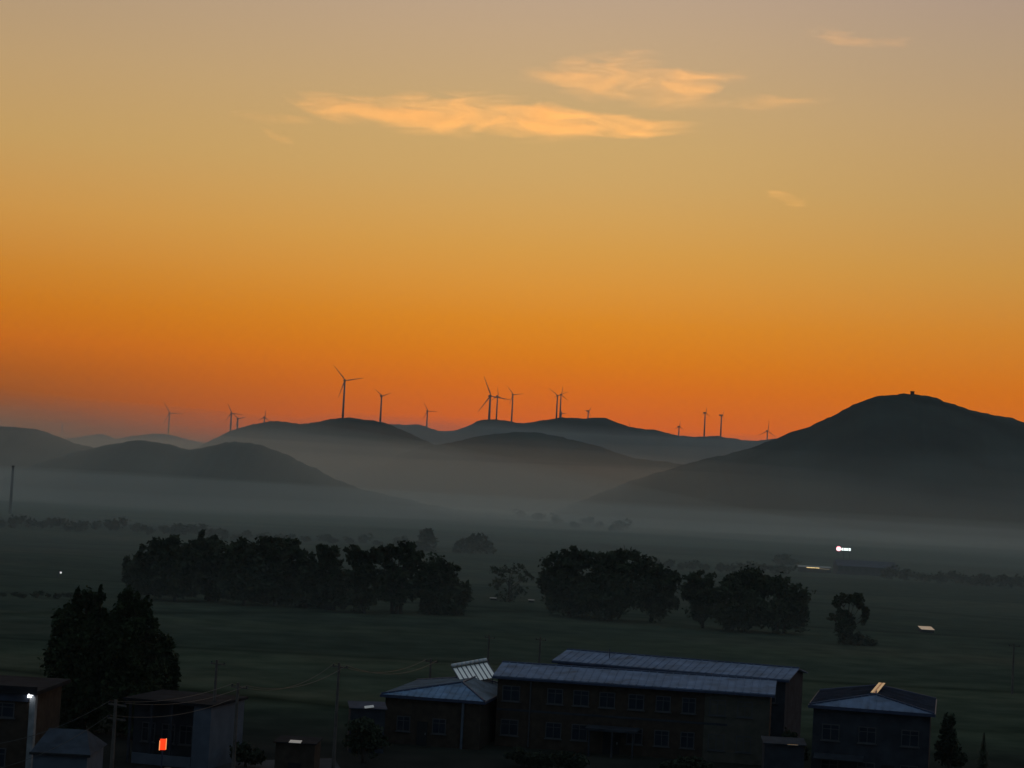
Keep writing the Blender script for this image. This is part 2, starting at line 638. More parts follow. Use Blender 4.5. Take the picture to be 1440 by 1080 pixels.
def turbine(label, hub_px, base_px, r_px, phase, Y, yaw, extra=0.0, group='wind turbines on the ridges'):
    hubp = at(hub_px[0], hub_px[1], Y)
    basep = at(base_px[0], base_px[1], Y)
    Lb = r_px * Y / F
    z0 = basep.z - 6 - extra
    hgt = hubp.z - z0
    t = thing('wind_turbine', label, 'wind turbine', (hubp.x, hubp.y, z0), 0, group)
    sc = Lb / 33.0
    bm = BM()
    rb = max(2.1 * max(sc, 0.8), 1.7)
    rt = rb * 0.62
    tube(bm, [(0, 0, 0), (0, 0, hgt * 0.5), (0, 0, hgt - 1.2)], [rb, (rb + rt) * 0.5, rt], 14)
    obj('tower', bm, turb_m, t, True)
    yaw = R(yaw)
    nx, ny = math.sin(yaw), -math.cos(yaw)          # direction the rotor faces
    nac = BM()
    k = max(sc, 0.75)
    box(nac, -1.7 * k, 1.7 * k, -2.4 * k, 7.0 * k, -1.6 * k, 1.9 * k)
    bmesh.ops.bevel(nac, geom=nac.edges[:], offset=0.5 * k, segments=2, affect='EDGES')
    na = obj('nacelle', nac, turb_m, t)
    na.location = (0, 0, hgt)
    na.rotation_euler = (0, 0, yaw)
    hb = BM()
    tube(hb, [(0, -1.2 * k, 0), (0, 0, 0), (0, 1.6 * k, 0)], [0.5 * k, 1.35 * k, 1.5 * k], 12)
    hu = obj('hub', hb, turb_m, t, True)
    off = 3.6 * k
    hu.location = (nx * off, ny * off, hgt)
    hu.rotation_euler = (0, 0, yaw)
    for j in range(3):
        b = obj('blade', blade_bm(Lb), turb_m, t, True)
        b.location = (nx * off, ny * off, hgt)
        b.rotation_euler = Matrix.Rotation(yaw, 3, 'Z').to_4x4().to_3x3().to_4x4().to_euler()
        b.rotation_euler = (Matrix.Rotation(yaw, 3, 'Z') @ Matrix.Rotation(R(phase + 120 * j + 3), 3, 'Y')).to_euler()
    return t


TURB = [
    ('very faint wind turbine alone in the haze at the far left', (88, 596), (87, 615), 10, 75, 5600, 12, 10),
    ('lone wind turbine standing on the faint far hills', (238.5, 581), (237.5, 612), 19, 205, 5350, 20, 6),
    ('taller wind turbine of the close pair on the left slope of the dark ridge', (325.5, 581), (323.3, 609), 15, -28, 3050, 15, 0),
    ('shorter wind turbine of the close pair on the left slope of the dark ridge', (334.5, 589), (333.2, 606), 12, -50, 3060, 15, 0),
    ('small wind turbine peeping over the dark ridge just right of the close pair', (372, 587), (371.5, 594), 11, 0, 3150, 18, 40),
    ('tallest wind turbine standing alone at the top of the dark ridge', (485, 535), (482.2, 588), 27, -44, 2920, 14, 0),
    ('middle sized wind turbine right of the tallest one', (536.7, 557), (535, 594), 14, -55, 2960, 25, 0),
    ('small wind turbine near the dip between dark and pale ridges', (601.2, 578), (600.2, 600), 15, -33, 3640, 18, 0),
    ('wind turbine with one very long raised blade, left of a close pair', (689.5, 557), (687.8, 592), 30, -26, 3600, 15, 0),
    ('slimmer wind turbine with upright blade, right of a close pair', (699.7, 557), (698.1, 592), 14, -8, 3660, 20, 0),
    ('wind turbine standing just right of the close pair with blades in a wide V', (721.3, 555), (719, 596), 15.5, -42, 3560, 15, 0),
    ('thick wind turbine in front of the cluster at the top of the pale ridge', (784, 556.5), (782.3, 589), 17, -57, 3580, 12, 0),
    ('thin wind turbine right behind the thick one at the top of the pale ridge', (789, 555), (787.6, 589), 13, 5, 3680, 15, 0),
    ('tiny wind turbine at the foot of the pair on the pale ridge', (789.5, 581), (789, 590), 8, 90, 3720, 20, 40),
    ('small wind turbine alone near the right end of the ridge top', (827.3, 578), (827, 590), 8, 30, 3660, 30, 20),
    ('wind turbine hidden behind the pale ridge with one blade tip showing', (885.3, 603), (885, 608), 12, -17, 3800, 20, 40),
    ('tiny faint wind turbine low on the falling ridge', (955, 600), (954.5, 612), 8, 0, 3700, 20, 20),
    ('left one of two wind turbines with bare towers on the falling ridge', (991.7, 580.5), (989.9, 616), 9, 2, 3630, 30, 0),
    ('right one of two wind turbines with bare towers on the falling ridge', (1014.7, 584), (1013.6, 614), 9, 18, 3630, 50, 0),
    ('wind turbine with three spread blades beside the foot of the big hill', (1079.3, 606), (1078, 620), 17, 0, 3660, 15, 30),
]
for a in TURB:
    turbine(*a)

# ------------------------------------------------------------------ trees
leaf_m = {
    'poplar': mat('poplar_leaves', (0.040, 0.052, 0.024, 1), 0.8, 0.4, 0.5, spec=0.1, world=True),
    'elm': mat('elm_leaves', (0.045, 0.055, 0.030, 1), 0.85, 0.4, 0.35, spec=0.1, world=True),
    'bush': mat('bush_leaves', (0.042, 0.050, 0.030, 1), 0.85, 0.4, 0.3, spec=0.1, world=True),
}
bark_m = mat('bark', (0.060, 0.048, 0.038, 1), 0.95, 0.35, 2.0, spec=0.05, stretch=(3, 3, 0.6))


def crown_mesh(name, lobes, count, leaf, seed, parent, m, fill=0.55):
    """lobes: (cx,cy,cz,rx,ry,rz) in metres; count leaf sprays in all, each a bent pair of quads."""
    rg = np.random.RandomState(seed)
    vols = np.array([(l[3] * l[5]) ** 1.0 + 0.05 for l in lobes])
    pr = vols / vols.sum()
    V, Fc = [], []
    # every lobe is broken into twig clusters so that the outline is ragged and gaps stay open
    clusters = []
    for li, l in enumerate(lobes):
        nc = max(6, int(46 * pr[li] * len(lobes) ** 0.5 * (1 + fill)))
        for c in range(nc):
            d = rg.randn(3)
            d /= np.linalg.norm(d) + 1e-9
            rr = rg.rand() ** (0.42) * 0.92
            clusters.append((np.array(l[:3]) + d * np.array(l[3:]) * rr, np.array(l[3:]) * rg.uniform(0.10, 0.36) * rg.uniform(.7, 1.3, 3), pr[li] / nc))
    w = np.array([c[2] for c in clusters])
    w = w / w.sum()
    pick = rg.choice(len(clusters), size=count, p=w)
    for ci in pick:
        cc, cr, _ = clusters[ci]
        d = rg.randn(3)
        d /= np.linalg.norm(d) + 1e-9
        p = cc + d * cr * (rg.rand() ** 0.45) * (1.15 if rg.rand() < .85 else 1.7)
        n = rg.randn(3) + np.array([0, 0, 0.7])
        n /= np.linalg.norm(n)
        a = np.cross(n, rg.randn(3))
        a /= np.linalg.norm(a) + 1e-9
        b = np.cross(n, a)
        sz = leaf * rg.uniform(0.55, 1.35)
        i = len(V)
        V += [p - a * sz, p - a * sz * 0.2 + b * sz * 0.55 + n * sz * 0.15, p + a * sz, p + a * sz * 0.1 - b * sz * 0.55 + n * sz * 0.15]
        Fc += [(i, i + 1, i + 2, i + 3)]
    return raw(name, [tuple(v) for v in V], Fc, m, parent)


def tree(label, base, Y, lobes_px, kind='elm', count=2600, leaf=0.42, seed=0, group=None, name='tree', fill=0.55, cat='tree', trunks=1, depthk=0.85, limb=1.0, swell=1.12):
    b = at(base[0], base[1], Y)
    z0 = gz(b.x, b.y) if Y > 230 else 0.0
    t = thing(name, label, cat, (b.x, Y, z0), 0, group)
    k = Y / F
    lobes = []
    for cx, cy, rx, ry in lobes_px:
        p = at(cx, cy, Y)
        lobes.append((p.x - b.x, rnd.uniform(-0.25, 0.25) * rx * k, p.z - z0, rx * k * swell, rx * k * depthk, ry * k * swell))
    top = max(l[2] for l in lobes)
    bm = BM()
    rg = random.Random(seed)
    r0 = 0.022 * (top + 3) + 0.05
    for q in range(trunks):
        ox = (q - (trunks - 1) / 2) * 0.8
        pts = [(ox, 0, -0.4), (ox + rg.uniform(-.1, .1), rg.uniform(-.1, .1), top * 0.3), (ox * 1.3 + rg.uniform(-.3, .3), rg.uniform(-.2, .2), top * 0.65), (ox * 1.5 + rg.uniform(-.3, .3), 0, top * 0.95)]
        tube(bm, pts, [r0, r0 * 0.75, r0 * 0.45, r0 * 0.12], 8)
    for l in lobes:
        st = Vector((0, 0, max(min(l[2] * 0.45, top * 0.5), 0.6)))
        en = Vector(l[:3])
        mid = (st + en) * 0.5 + Vector((rg.uniform(-.3, .3), rg.uniform(-.3, .3), 0.1))
        tube(bm, [st, mid, en], [r0 * 0.5 * limb, r0 * 0.32 * limb, r0 * 0.08], 6)
        for q in range(5):
            a = rg.uniform(0, 6.28)
            e2 = en + Vector((math.cos(a) * l[3], math.sin(a) * l[4], rg.uniform(-.5, .9) * l[5])) * 0.8
            tube(bm, [mid.lerp(en, rg.uniform(.2, .9)), (mid + e2) * 0.5 + Vector((0, 0, .15)), e2], [r0 * 0.2, r0 * 0.13, r0 * 0.03], 5)
    obj('trunk', bm, bark_m, t, True)
    crown_mesh('crown', lobes, int(count * (1.6 if Y > 300 and Y < 600 else 1)), leaf, seed + 50, t, leaf_m[kind], fill)
    return t


# near group at left, 174 m away
tree('broad black poplar with a spiky top, left of the near group', (115, 1030), 176,
     [(122, 852, 20, 22), (143, 840, 4, 18), (152, 890, 15, 28), (156, 868, 9, 18), (88, 880, 14, 26), (134, 850, 14, 24), (106, 846, 9, 18), (92, 868, 10, 20), (76, 900, 12, 20), (112, 890, 36, 38), (104, 945, 43, 50), (130, 930, 40, 60), (110, 1000, 40, 30)], 'poplar', 34000, 0.22, 1, 'near poplars at the left', fill=1.0, swell=1.14)
tree('black poplar with a rounded double top, middle of the near group', (185, 1030), 173,
     [(180, 852, 13, 20), (164, 892, 14, 34), (170, 848, 5, 16), (192, 850, 8, 18), (199, 868, 13, 26), (214, 888, 8, 18), (185, 905, 34, 40), (182, 965, 38, 55), (168, 880, 14, 30), (190, 1005, 36, 26)], 'poplar', 29000, 0.22, 2, 'near poplars at the left', fill=1.0, swell=1.14)
tree('shorter rounded poplar at the right side of the near group', (228, 1030), 177,
     [(230, 918, 17, 26), (228, 960, 21, 42), (222, 1000, 20, 28)], 'poplar', 12000, 0.22, 3, 'near poplars at the left', fill=1.0)

GROVE = 'long grove of trees across the meadow'
for i, (lab, bx, by, lob, cnt, fl, tr) in enumerate([
    ('low leafy tree at the left end of the long grove', 207, 834, [(188, 803, 15, 20), (206, 782, 18, 17), (210, 806, 20, 20)], 2300, .6, 1),
    ('second full tree from the left end of the long grove', 246, 837, [(240, 776, 27, 21), (252, 800, 30, 24), (236, 812, 22, 18)], 3000, .8, 1),
    ('tallest tree of the long grove with a knobbly top', 294, 840, [(292, 764, 20, 16), (280, 778, 24, 18), (298, 792, 34, 28), (300, 815, 30, 18)], 3400, .8, 1),
    ('tree just right of the tallest one in the long grove', 343, 845, [(340, 780, 22, 19), (348, 805, 28, 26), (340, 822, 26, 14)], 2800, .8, 1),
    ('flat topped wide tree in the middle of the long grove', 386, 849, [(376, 772, 34, 14), (400, 776, 26, 15), (390, 802, 36, 28), (390, 825, 30, 14)], 3600, .8, 1),
    ('narrow tree in the dip of the long grove', 430, 853, [(428, 792, 16, 17), (431, 815, 22, 24), (430, 832, 18, 14)], 1900, .7, 1),
    ('thin crowned tree right of the dip in the long grove', 466, 857, [(460, 776, 20, 11), (466, 796, 18, 14), (470, 818, 24, 18), (452, 806, 14, 16), (468, 840, 22, 16)], 2300, .4, 2),
    ('see-through tree with a flat top in the long grove', 508, 860, [(500, 779, 20, 11), (522, 784, 16, 13), (512, 806, 24, 15), (496, 822, 16, 16), (524, 830, 20, 16), (505, 846, 24, 13)], 2400, .35, 2),
    ('see-through tree on bare stems near the right end of the long grove', 557, 863, [(545, 779, 18, 12), (570, 774, 16, 11), (582, 792, 14, 20), (556, 806, 24, 15), (574, 826, 20, 16), (544, 826, 18, 18), (560, 843, 20, 10)], 2500, .3, 3),
    ('solid round tree closing the right end of the long grove', 620, 866, [(620, 803, 25, 19), (608, 822, 24, 24), (630, 832, 27, 26), (645, 850, 14, 11)], 3400, .9, 1),
]):
    if fl > .5:
        lob = lob + [(bx - 8, by - 22, 26, 18), (bx + 12, by - 20, 26, 16), (bx - 4, by - 8, 26, 9), (bx + 18, by - 7, 18, 8)]
        cnt = int(cnt * 1.7)
    tree(lab, (bx, by), 368 - i * 1.4 + rnd.uniform(-5, 5), lob, 'elm', cnt, 0.56, 20 + i, GROVE, fill=fl, trunks=tr)

tree('thin half bare tree alone in the gap between the two dark groves', (715, 856), 412,
     [(700, 802, 13, 7), (724, 800, 16, 8), (738, 813, 11, 9), (712, 816, 15, 8), (698, 822, 11, 9), (730, 829, 14, 8), (712, 838, 16, 9), (746, 806, 6, 6)], 'elm', 560, 0.36, 41, fill=.0, trunks=1, limb=.6)
CL = 'dense dark clumps of trees right of centre'
tree('left half of the first dense clump, with a small tuft on top', (800, 870), 372,
     [(796, 790, 26, 17), (812, 782, 16, 12), (785, 812, 26, 24), (805, 835, 42, 30), (770, 828, 14, 16)], 'elm', 4600, .5, 42, CL, fill=.9)
tree('broad highest tree in the middle of the first dense clump', (858, 874), 368,
     [(850, 790, 36, 16), (875, 792, 26, 17), (862, 825, 46, 34), (850, 845, 40, 22)], 'elm', 5200, .5, 43, CL, fill=.9)
tree('ragged right edge tree of the first dense clump', (915, 878), 370,
     [(912, 802, 24, 16), (926, 818, 26, 20), (946, 822, 12, 15), (920, 845, 26, 26), (945, 848, 10, 13)], 'elm', 2600, .5, 44, CL, fill=.5)
tree('ragged left edge tree of the second dense clump', (988, 884), 362,
     [(985, 815, 20, 11), (972, 832, 13, 14), (992, 838, 24, 22), (982, 858, 18, 16)], 'elm', 2200, .5, 45, CL, fill=.5)
tree('broad domed tree in the middle of the second dense clump', (1045, 890), 358,
     [(1035, 820, 32, 16), (1058, 816, 28, 15), (1045, 848, 48, 32), (1050, 866, 44, 20)], 'elm', 5200, .5, 46, CL, fill=.9)
tree('rounded tree falling away at the right of the second dense clump', (1102, 892), 360,
     [(1092, 826, 24, 16), (1110, 846, 24, 22), (1102, 864, 30, 22), (1125, 858, 10, 16)], 'elm', 3200, .5, 47, CL, fill=.9)
tree('lone tree with a hooked hollow crown at right', (1190, 908), 342,
     [(1186, 842, 12, 6), (1203, 841, 11, 7), (1178, 849, 6, 6), (1212, 850, 7, 8), (1217, 862, 5, 10), (1213, 872, 6, 5), (1168, 867, 6, 4), (1187, 868, 11, 9), (1180, 858, 5, 6), (1189, 884, 13, 16), (1196, 872, 7, 8)], 'elm', 2600, 0.34, 48, fill=.6, limb=.5)
tree('low dark bush at the foot of the lone hooked tree', (1205, 910), 340, [(1196, 900, 16, 11), (1216, 903, 14, 8)], 'bush', 900, 0.4, 49, name='bush', cat='bush')
tree('pointed pale tree in the mist behind the long grove', (599, 781), 700, [(599, 752, 9, 10), (600, 764, 14, 13), (586, 770, 8, 9)], 'elm', 900, 0.8, 51, fill=.8)
tree('rounded pale tree in the mist right of the pointed one', (668, 786), 700, [(672, 762, 17, 12), (660, 768, 16, 12), (645, 769, 8, 9), (685, 770, 9, 9)], 'elm', 1200, 0.8, 52, fill=.8)
tree('round pale tree in the mist left of the shining yellow roof', (1105, 806), 800, [(1100, 788, 12, 9), (1110, 794, 12, 9)], 'elm', 700, 0.8, 53, fill=.8)

# misty rows of bushes far out: a few bush shapes, copied
protos = []
for q in range(5):
    rg = random.Random(100 + q)
    t = thing('bush', '', 'bush', (0, 0, 0))
    lob = [(rg.uniform(-2.5, 2.5), rg.uniform(-1.5, 1.5), rg.uniform(1.8, 3.6), rg.uniform(1.8, 3.0), rg.uniform(1.8, 2.6), rg.uniform(1.4, 2.4)) for _ in range(4)]
    bm = BM()
    for l in lob:
        tube(bm, [(0, 0, -0.3), (l[0] * .5, l[1] * .5, l[2] * .5), l[:3]], [.2, .13, .04], 5)
    obj('stem', bm, bark_m, t)
    crown_mesh('crown', lob, 420, 0.55, 100 + q, t, leaf_m['bush'], .6)
    protos.append(t)
used = set()


def bush_row(label, group, p0, p1, n, h0, h1, jit=4):
    for i in range(n):
        f = (i + rnd.uniform(-.35, .35)) / max(n - 1, 1)
        px = p0[0] + (p1[0] - p0[0]) * f
        py = p0[1] + (p1[1] - p0[1]) * f + rnd.uniform(-jit, jit) * .5
        g = gp(px, py)
        q = rnd.randrange(5)
        if q not in used:
            used.add(q)
            o = protos[q]
        else:
            o = copy_tree(protos[q])
        o.location = (g.x, g.y, gz(g.x, g.y) if g.y < 3000 else 0)
        o.rotation_euler = (0, 0, rnd.uniform(0, 6.28))
        hpx = rnd.uniform(h0, h1)
        k = hpx * g.y / F / 5.0
        o.scale = (k * rnd.uniform(.9, 1.5), k * rnd.uniform(.9, 1.5), k)
        o['label'] = label
        o['group'] = group


bush_row('hazy bush of the pale row below the left hills', 'pale row of bushes below the left hills', (0, 742), (300, 754), 17, 10, 18)
bush_row('hazy low bush of the row behind the long grove', 'low row of bushes behind the long grove', (310, 757), (570, 765), 14, 8, 14)
bush_row('faint bush in the mist beyond the thin half bare tree', 'faint bushes deep in the mist', (735, 728), (880, 748), 9, 9, 17, 8)
bush_row('hazy bush of the row between the groves and the lit hall', 'hazy row of bushes right of centre', (900, 796), (1110, 806), 12, 10, 16)
bush_row('hazy bush of the row at the right of the lit hall', 'hazy row of bushes at the right', (1255, 814), (1455, 828), 14, 10, 20)
bush_row('low bush of the dark line across the left field', 'dark bush line across the left field', (-15, 836), (140, 842), 11, 6, 11)

# ------------------------------------------------------------------ shared building pieces
blue_roof = mat('blue_metal_roof', (0.17, 0.26, 0.40, 1), 0.7, 0.22, 0.7, spec=0.15)
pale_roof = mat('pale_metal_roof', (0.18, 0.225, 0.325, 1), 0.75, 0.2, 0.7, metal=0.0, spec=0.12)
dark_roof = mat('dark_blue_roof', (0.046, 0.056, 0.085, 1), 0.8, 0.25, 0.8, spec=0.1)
cap_m = mat('ridge_cap', (0.035, 0.045, 0.085, 1), 0.5, 0.2, 1.0)
brick = mat('brown_wall', (0.050, 0.036, 0.027, 1), 0.9, 0.3, 1.6, spec=0.1)
beige = mat('beige_wall', (0.078, 0.072, 0.058, 1), 0.9, 0.25, 1.2, spec=0.1)
greyw = mat('grey_wall', (0.036, 0.039, 0.048, 1), 0.9, 0.3, 1.0, spec=0.1)
palew = mat('pale_wall', (0.085, 0.102, 0.13, 1), 0.85, 0.2, 0.8, spec=0.2)
tar_roof = mat('tar_roof', (0.022, 0.022, 0.026, 1), 0.95, 0.3, 0.8, spec=0.05)
frame_m = mat('window_frame', (0.058, 0.058, 0.062, 1), 0.6, 0.1, 2)
pane_m = mat('window_glass', (0.02, 0.025, 0.035, 1), 0.15, 0.2, 1.0, spec=0.2)
white_m = mat('white_paint', (0.60, 0.61, 0.62, 1), 0.55, 0.12, 1.2)
steel = mat('galvanised_steel', (0.45, 0.45, 0.46, 1), 0.35, 0.15, 3, metal=0.8)
wood = mat('weathered_pole', (0.10, 0.085, 0.075, 1), 0.9, 0.3, 1.5)
dark_m = mat('dark_opening', (0.015, 0.015, 0.017, 1), 0.9, 0.2, 1)
shine = mat('shiny_tin', (0.75, 0.74, 0.70, 1), 0.22, 0.12, 1.5, metal=0.9)
concrete = mat('yard_concrete', (0.055, 0.055, 0.060, 1), 0.95, 0.3, 0.25, spec=0.05, detail=8)


def window(parent, x, z, w, h, y=0.0, label=None):
    """A window on the facade y=0 that faces -y: frame (with mullion), pane and sill."""
    bm = BM()
    f = 0.09
    box(bm, x - w / 2, x - w / 2 + f, y - .07, y - .002, z, z + h)
    box(bm, x + w / 2 - f, x + w / 2, y - .07, y - .002, z, z + h)
    box(bm, x - w / 2 + f, x + w / 2 - f, y - .068, y - .002, z, z + f)
    box(bm, x - w / 2 + f, x + w / 2 - f, y - .068, y - .002, z + h - f, z + h)
    box(bm, x - .035, x + .035, y - .064, y - .002, z + f, z + h - f)
    box(bm, x - w / 2 + f, x - .035, y - .062, y - .002, z + h * .68, z + h * .68 + .06)
    box(bm, x + .035, x + w / 2 - f, y - .062, y - .002, z + h * .68, z + h * .68 + .06)
    o = obj('window', bm, frame_m, parent)
    obj('pane', box(BM(), x - w / 2 + f * .5, x + w / 2 - f * .5, y - .03, y - .004, z + f * .5, z + h - f * .5), pane_m, o)
    obj('sill', box(BM(), x - w / 2 - .1, x + w / 2 + .1, y - .16, y - .003, z - .09, z - .003), frame_m, o)
    if label:
        o['label'] = label
    return o


def roof_plane(bm, a, b, c, d, th=0.12, ribs=0.0):
    """a-b eave, d-c ridge (c above b); a slab with raised seams from eave to ridge."""
    a, b, c, d = map(Vector, (a, b, c, d))
    n = (b - a).cross(d - a).normalized()
    if n.z < 0:
        n = -n
    poly_prism(bm, [a, b, c, d], n * th)
    if ribs:
        L = (b - a).length
        k = int(L / ribs)
        for i in range(1, k):
            f = i / k
            p, q = a.lerp(b, f) + n * (th + .002), d.lerp(c, f) + n * (th + .002)
            u = (b - a).normalized() * .04
            poly_prism(bm, [p - u, p + u, q + u, q - u], n * .05)


# ------------------------------------------------------------------ long two-storey building
def long_building(name, label, pl, pr, W, ze, rise, wallm, roofm, storeys, wins, front=True, z0=0.0, over=.45, ribs=.75):
    d = (pr - pl)
    L = d.length
    t = thing(name, label, 'building', (pl.x, pl.y, 0), math.atan2(d.y, d.x))
    obj('wall', poly_prism(BM(), [(0, 0, -.3), (0, W, -.3), (0, W, ze), (0, W / 2, ze + rise * .96), (0, 0, ze)], (L, 0, 0)), wallm, t)
    bm = BM()
    roof_plane(bm, (-over, -over, ze - .06), (L + over, -over, ze - .06), (L + over, W / 2 - .01, ze + rise), (-over, W / 2 - .01, ze + rise), .1, ribs)
    roof_plane(bm, (-over, W + over, ze - .06), (L + over, W + over, ze - .06), (L + over, W / 2 + .01, ze + rise), (-over, W / 2 + .01, ze + rise), .1, ribs)
    rf = obj('roof', bm, roofm, t)
    obj('ridge_cap', tube(BM(), [(-over - .01, W / 2, ze + rise + .1), (L + over + .01, W / 2, ze + rise + .1)], .13, 6), cap_m, rf)
    bm = BM()
    box(bm, -over, L + over, -over - .16, -over - .012, ze - .24, ze - .05)
    obj('gutter', bm, cap_m, t)
    return t, L


pl, pr = at(700, 960, 181.5), at(1084, 960, 177.5)
pl.z = pr.z = 0
t, L = long_building('long_building', 'long brown two storey building with a pale blue metal roof facing the viewer', pl, pr, 10.0, 6.55, .75, brick, pale_roof, 2, None)
ux = L / (1084 - 700.0)
up = [(720, 1.7), (783, 1.5), (820, 1.5), (857, 1.5), (898, 1.5), (936, 1.4), (972, 1.3), (1012, 1.5), (1050, 1.4)]
for px, w in up:
    window(t, (px - 700) * ux, 4.25, w, 1.45)
for px, w in up:
    if px not in (857,):
        window(t, (px - 700) * ux, 1.05, w, 1.5)
bx0, bx1 = (1035 - 700) * ux, L - .02
obj('wall_facing', box(BM(), (994 - 700) * ux, L + .03, -.035, .5, 0, 6.3), beige, t)['label'] = 'paler beige right end of the front wall'
for px, w in up[-2:]:
    pass
obj('band_course', box(BM(), .02, L - 3.8, -.05, .3, 3.35, 3.55), greyw, t)
# downpipe and entrance porch
obj('downpipe', tube(BM(), [((748 - 700) * ux, -.12, .1), ((748 - 700) * ux, -.12, 6.2)], .07, 8), frame_m, t)
porch = obj('porch', box(BM(), (832 - 700) * ux, (905 - 700) * ux, -2.6, -.055, 2.35, 2.6), greyw, t)
for q in (838, 870, 899):
    obj('porch_post', tube(BM(), [((q - 700) * ux, -2.4, 0), ((q - 700) * ux, -2.4, 2.34)], .09, 8), greyw, porch)
dr = obj('door', box(BM(), (866 - 700) * ux - .8, (866 - 700) * ux + .8, -.09, -.01, .02, 2.2), dark_m, t)
obj('handle', box(BM(), (866 - 700) * ux + .5, (866 - 700) * ux + .56, -.14, -.095, .95, 1.15), steel, dr)

pl2, pr2 = at(784, 936, 199), at(1106, 936, 191)
pl2.z = pr2.z = 0
t2, L2 = long_building('long_building', 'second long building behind, only its blue roof and upper wall showing', pl2, pr2, 9.0, 6.75, .72, greyw, pale_roof, 2, None)
for q in range(8):
    window(t2, 1.8 + q * (L2 - 3.4) / 7, 4.3, 1.4, 1.4)
obj('vent_pipe', tube(BM(), [(4.9, 2.2, 6.9), (4.9, 2.2, 8.2)], .05, 6), cap_m, t2)


# ------------------------------------------------------------------ hip roofed houses
def hip_house(label, corner_l, corner_r, depth, ze, rise, run, wallm, front_roof, side_roof, over=.35, ribs=.6, apex_shift=0.0):
    d = corner_r - corner_l
    L = d.length
    t = thing('hip_roofed_house', label, 'house', (corner_l.x, corner_l.y, 0), math.atan2(d.y, d.x))
    obj('wall', box(BM(), over, L - over, over, depth - over, -.3, ze - .02), wallm, t)
    ax = L / 2 + apex_shift
    A, B, C, D = Vector((0, 0, ze)), Vector((L, 0, ze)), Vector((L, depth, ze)), Vector((0, depth, ze))
    P, Q = Vector((ax, run, ze + rise)), Vector((ax, depth - run, ze + rise))
    def tri(bm, pts):
        n = (Vector(pts[1]) - Vector(pts[0])).cross(Vector(pts[2]) - Vector(pts[0])).normalized()
        if n.z < 0:
            n = -n
        poly_prism(bm, pts, n * .08)
    def ribbed(bm, a, b, c, d_):
        a, b, c, d_ = map(Vector, (a, b, c, d_))
        n = (b - a).cross(c - a).normalized()
        if n.z < 0:
            n = -n
        k = max(int((b - a).length / ribs), 2)
        ue = (b - a).normalized()
        w = (c - a) - ue * (c - a).dot(ue)          # up the slope, square to the eave
        for i in range(1, k):
            p = a.lerp(b, i / k)
            s_ = (p - a).dot(ue)
            sc, sd_ = (c - a).dot(ue), (d_ - a).dot(ue)
            lo, hi = min(sc, sd_), max(sc, sd_)
            Ls = (b - a).length
            f = 1.0
            if s_ < lo:
                f = s_ / lo
            elif s_ > hi:
                f = (Ls - s_) / (Ls - hi)
            if f < .06:
                continue
            q = p + w * f
            u = ue * .035
            off = n * .083
            poly_prism(bm, [p - u + off, p + u + off, q + u + off, q - u + off], n * .045)
    bm = BM()
    tri(bm, [A, B, P])
    ribbed(bm, A, B, P, P)
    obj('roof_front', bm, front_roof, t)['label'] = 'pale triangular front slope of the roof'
    bm = BM()
    poly_prism(bm, [B, C, Q, P], (0, 0, .085))
    ribbed(bm, B, C, Q, P)
    poly_prism(bm, [D, A, P, Q], (0, 0, .085))
    ribbed(bm, D, A, P, Q)
    tri(bm, [C, D, Q])
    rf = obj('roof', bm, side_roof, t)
    bm = BM()
    for a, b in ((A, P), (B, P), (P, Q), (C, Q), (D, Q)):
        o = Vector((0, 0, .12))
        tube(bm, [a + o, b + o], .1, 6)
    obj('ridge_cap', bm, cap_m, rf)
    bm = BM()
    box(bm, -.02, L + .02, -.1, -.004, ze - .2, ze + .06)
    box(bm, L + .022, L + .1, -.1, depth, ze - .2, ze + .06)
    box(bm, -.1, -.022, -.1, depth, ze - .2, ze + .06)
    obj('fascia', bm, cap_m, t)
    return t, L


cl, crn = at(536, 977, 179.2), at(681, 988, 177.4)
zl = cl.z
hl, Lh = hip_house('low house with a bright blue hip roof left of the long building', Vector((cl.x, cl.y, 0)), Vector((crn.x, crn.y, 0)), 14.5, zl, 1.15, 4.2, brick, blue_roof, mat('grey_sheet_roof', (0.24, 0.27, 0.31, 1), 0.7, 0.2, .7, spec=0.2), apex_shift=1.9)
window(hl, 2.2, 1.2, 1.3, 1.4, .35)
window(hl, 5.6, 1.2, 1.3, 1.4, .35)
hd = obj('door', box(BM(), 3.5, 4.5, .28, .345, .02, 2.2), dark_m, hl)
obj('handle', box(BM(), 4.3, 4.36, .22, .275, 1.0, 1.2), steel, hd)
obj('pillar', tube(BM(), [(7.8, .15, 0), (7.8, .15, zl - .22)], .12, 8), palew, hl)['label'] = 'pale porch pillar'

cl, crn = at(1138, 992, 166.0), at(1314, 1008, 163.6)
hr, Lr = hip_house('dark two storey house with a pale gabled hip roof at right', Vector((cl.x, cl.y, 0)), Vector((crn.x, crn.y, 0)), 13.5, cl.z, 1.05, 2.3, greyw, pale_roof, dark_roof, apex_shift=.2)  # front slope pale, sides dark: their differing sky reflection is put into colour
for q in (1.9, 5.0, 8.6):
    window(hr, q, 4.0, 1.5, 1.4, .35)
    window(hr, q, .9, 1.5, 1.5, .35)
hd = obj('door', box(BM(), 6.3, 7.4, .28, .345, .02, 2.3), dark_m, hr)
obj('handle', box(BM(), 7.2, 7.26, .22, .275, 1.0, 1.2), steel, hd)
obj('awning', poly_prism(BM(), [(.6, .33, 2.9), (.6, -1.1, 2.6), (.6, -1.1, 2.52), (.6, .33, 2.82)], (4.2, 0, 0)), greyw, hr)


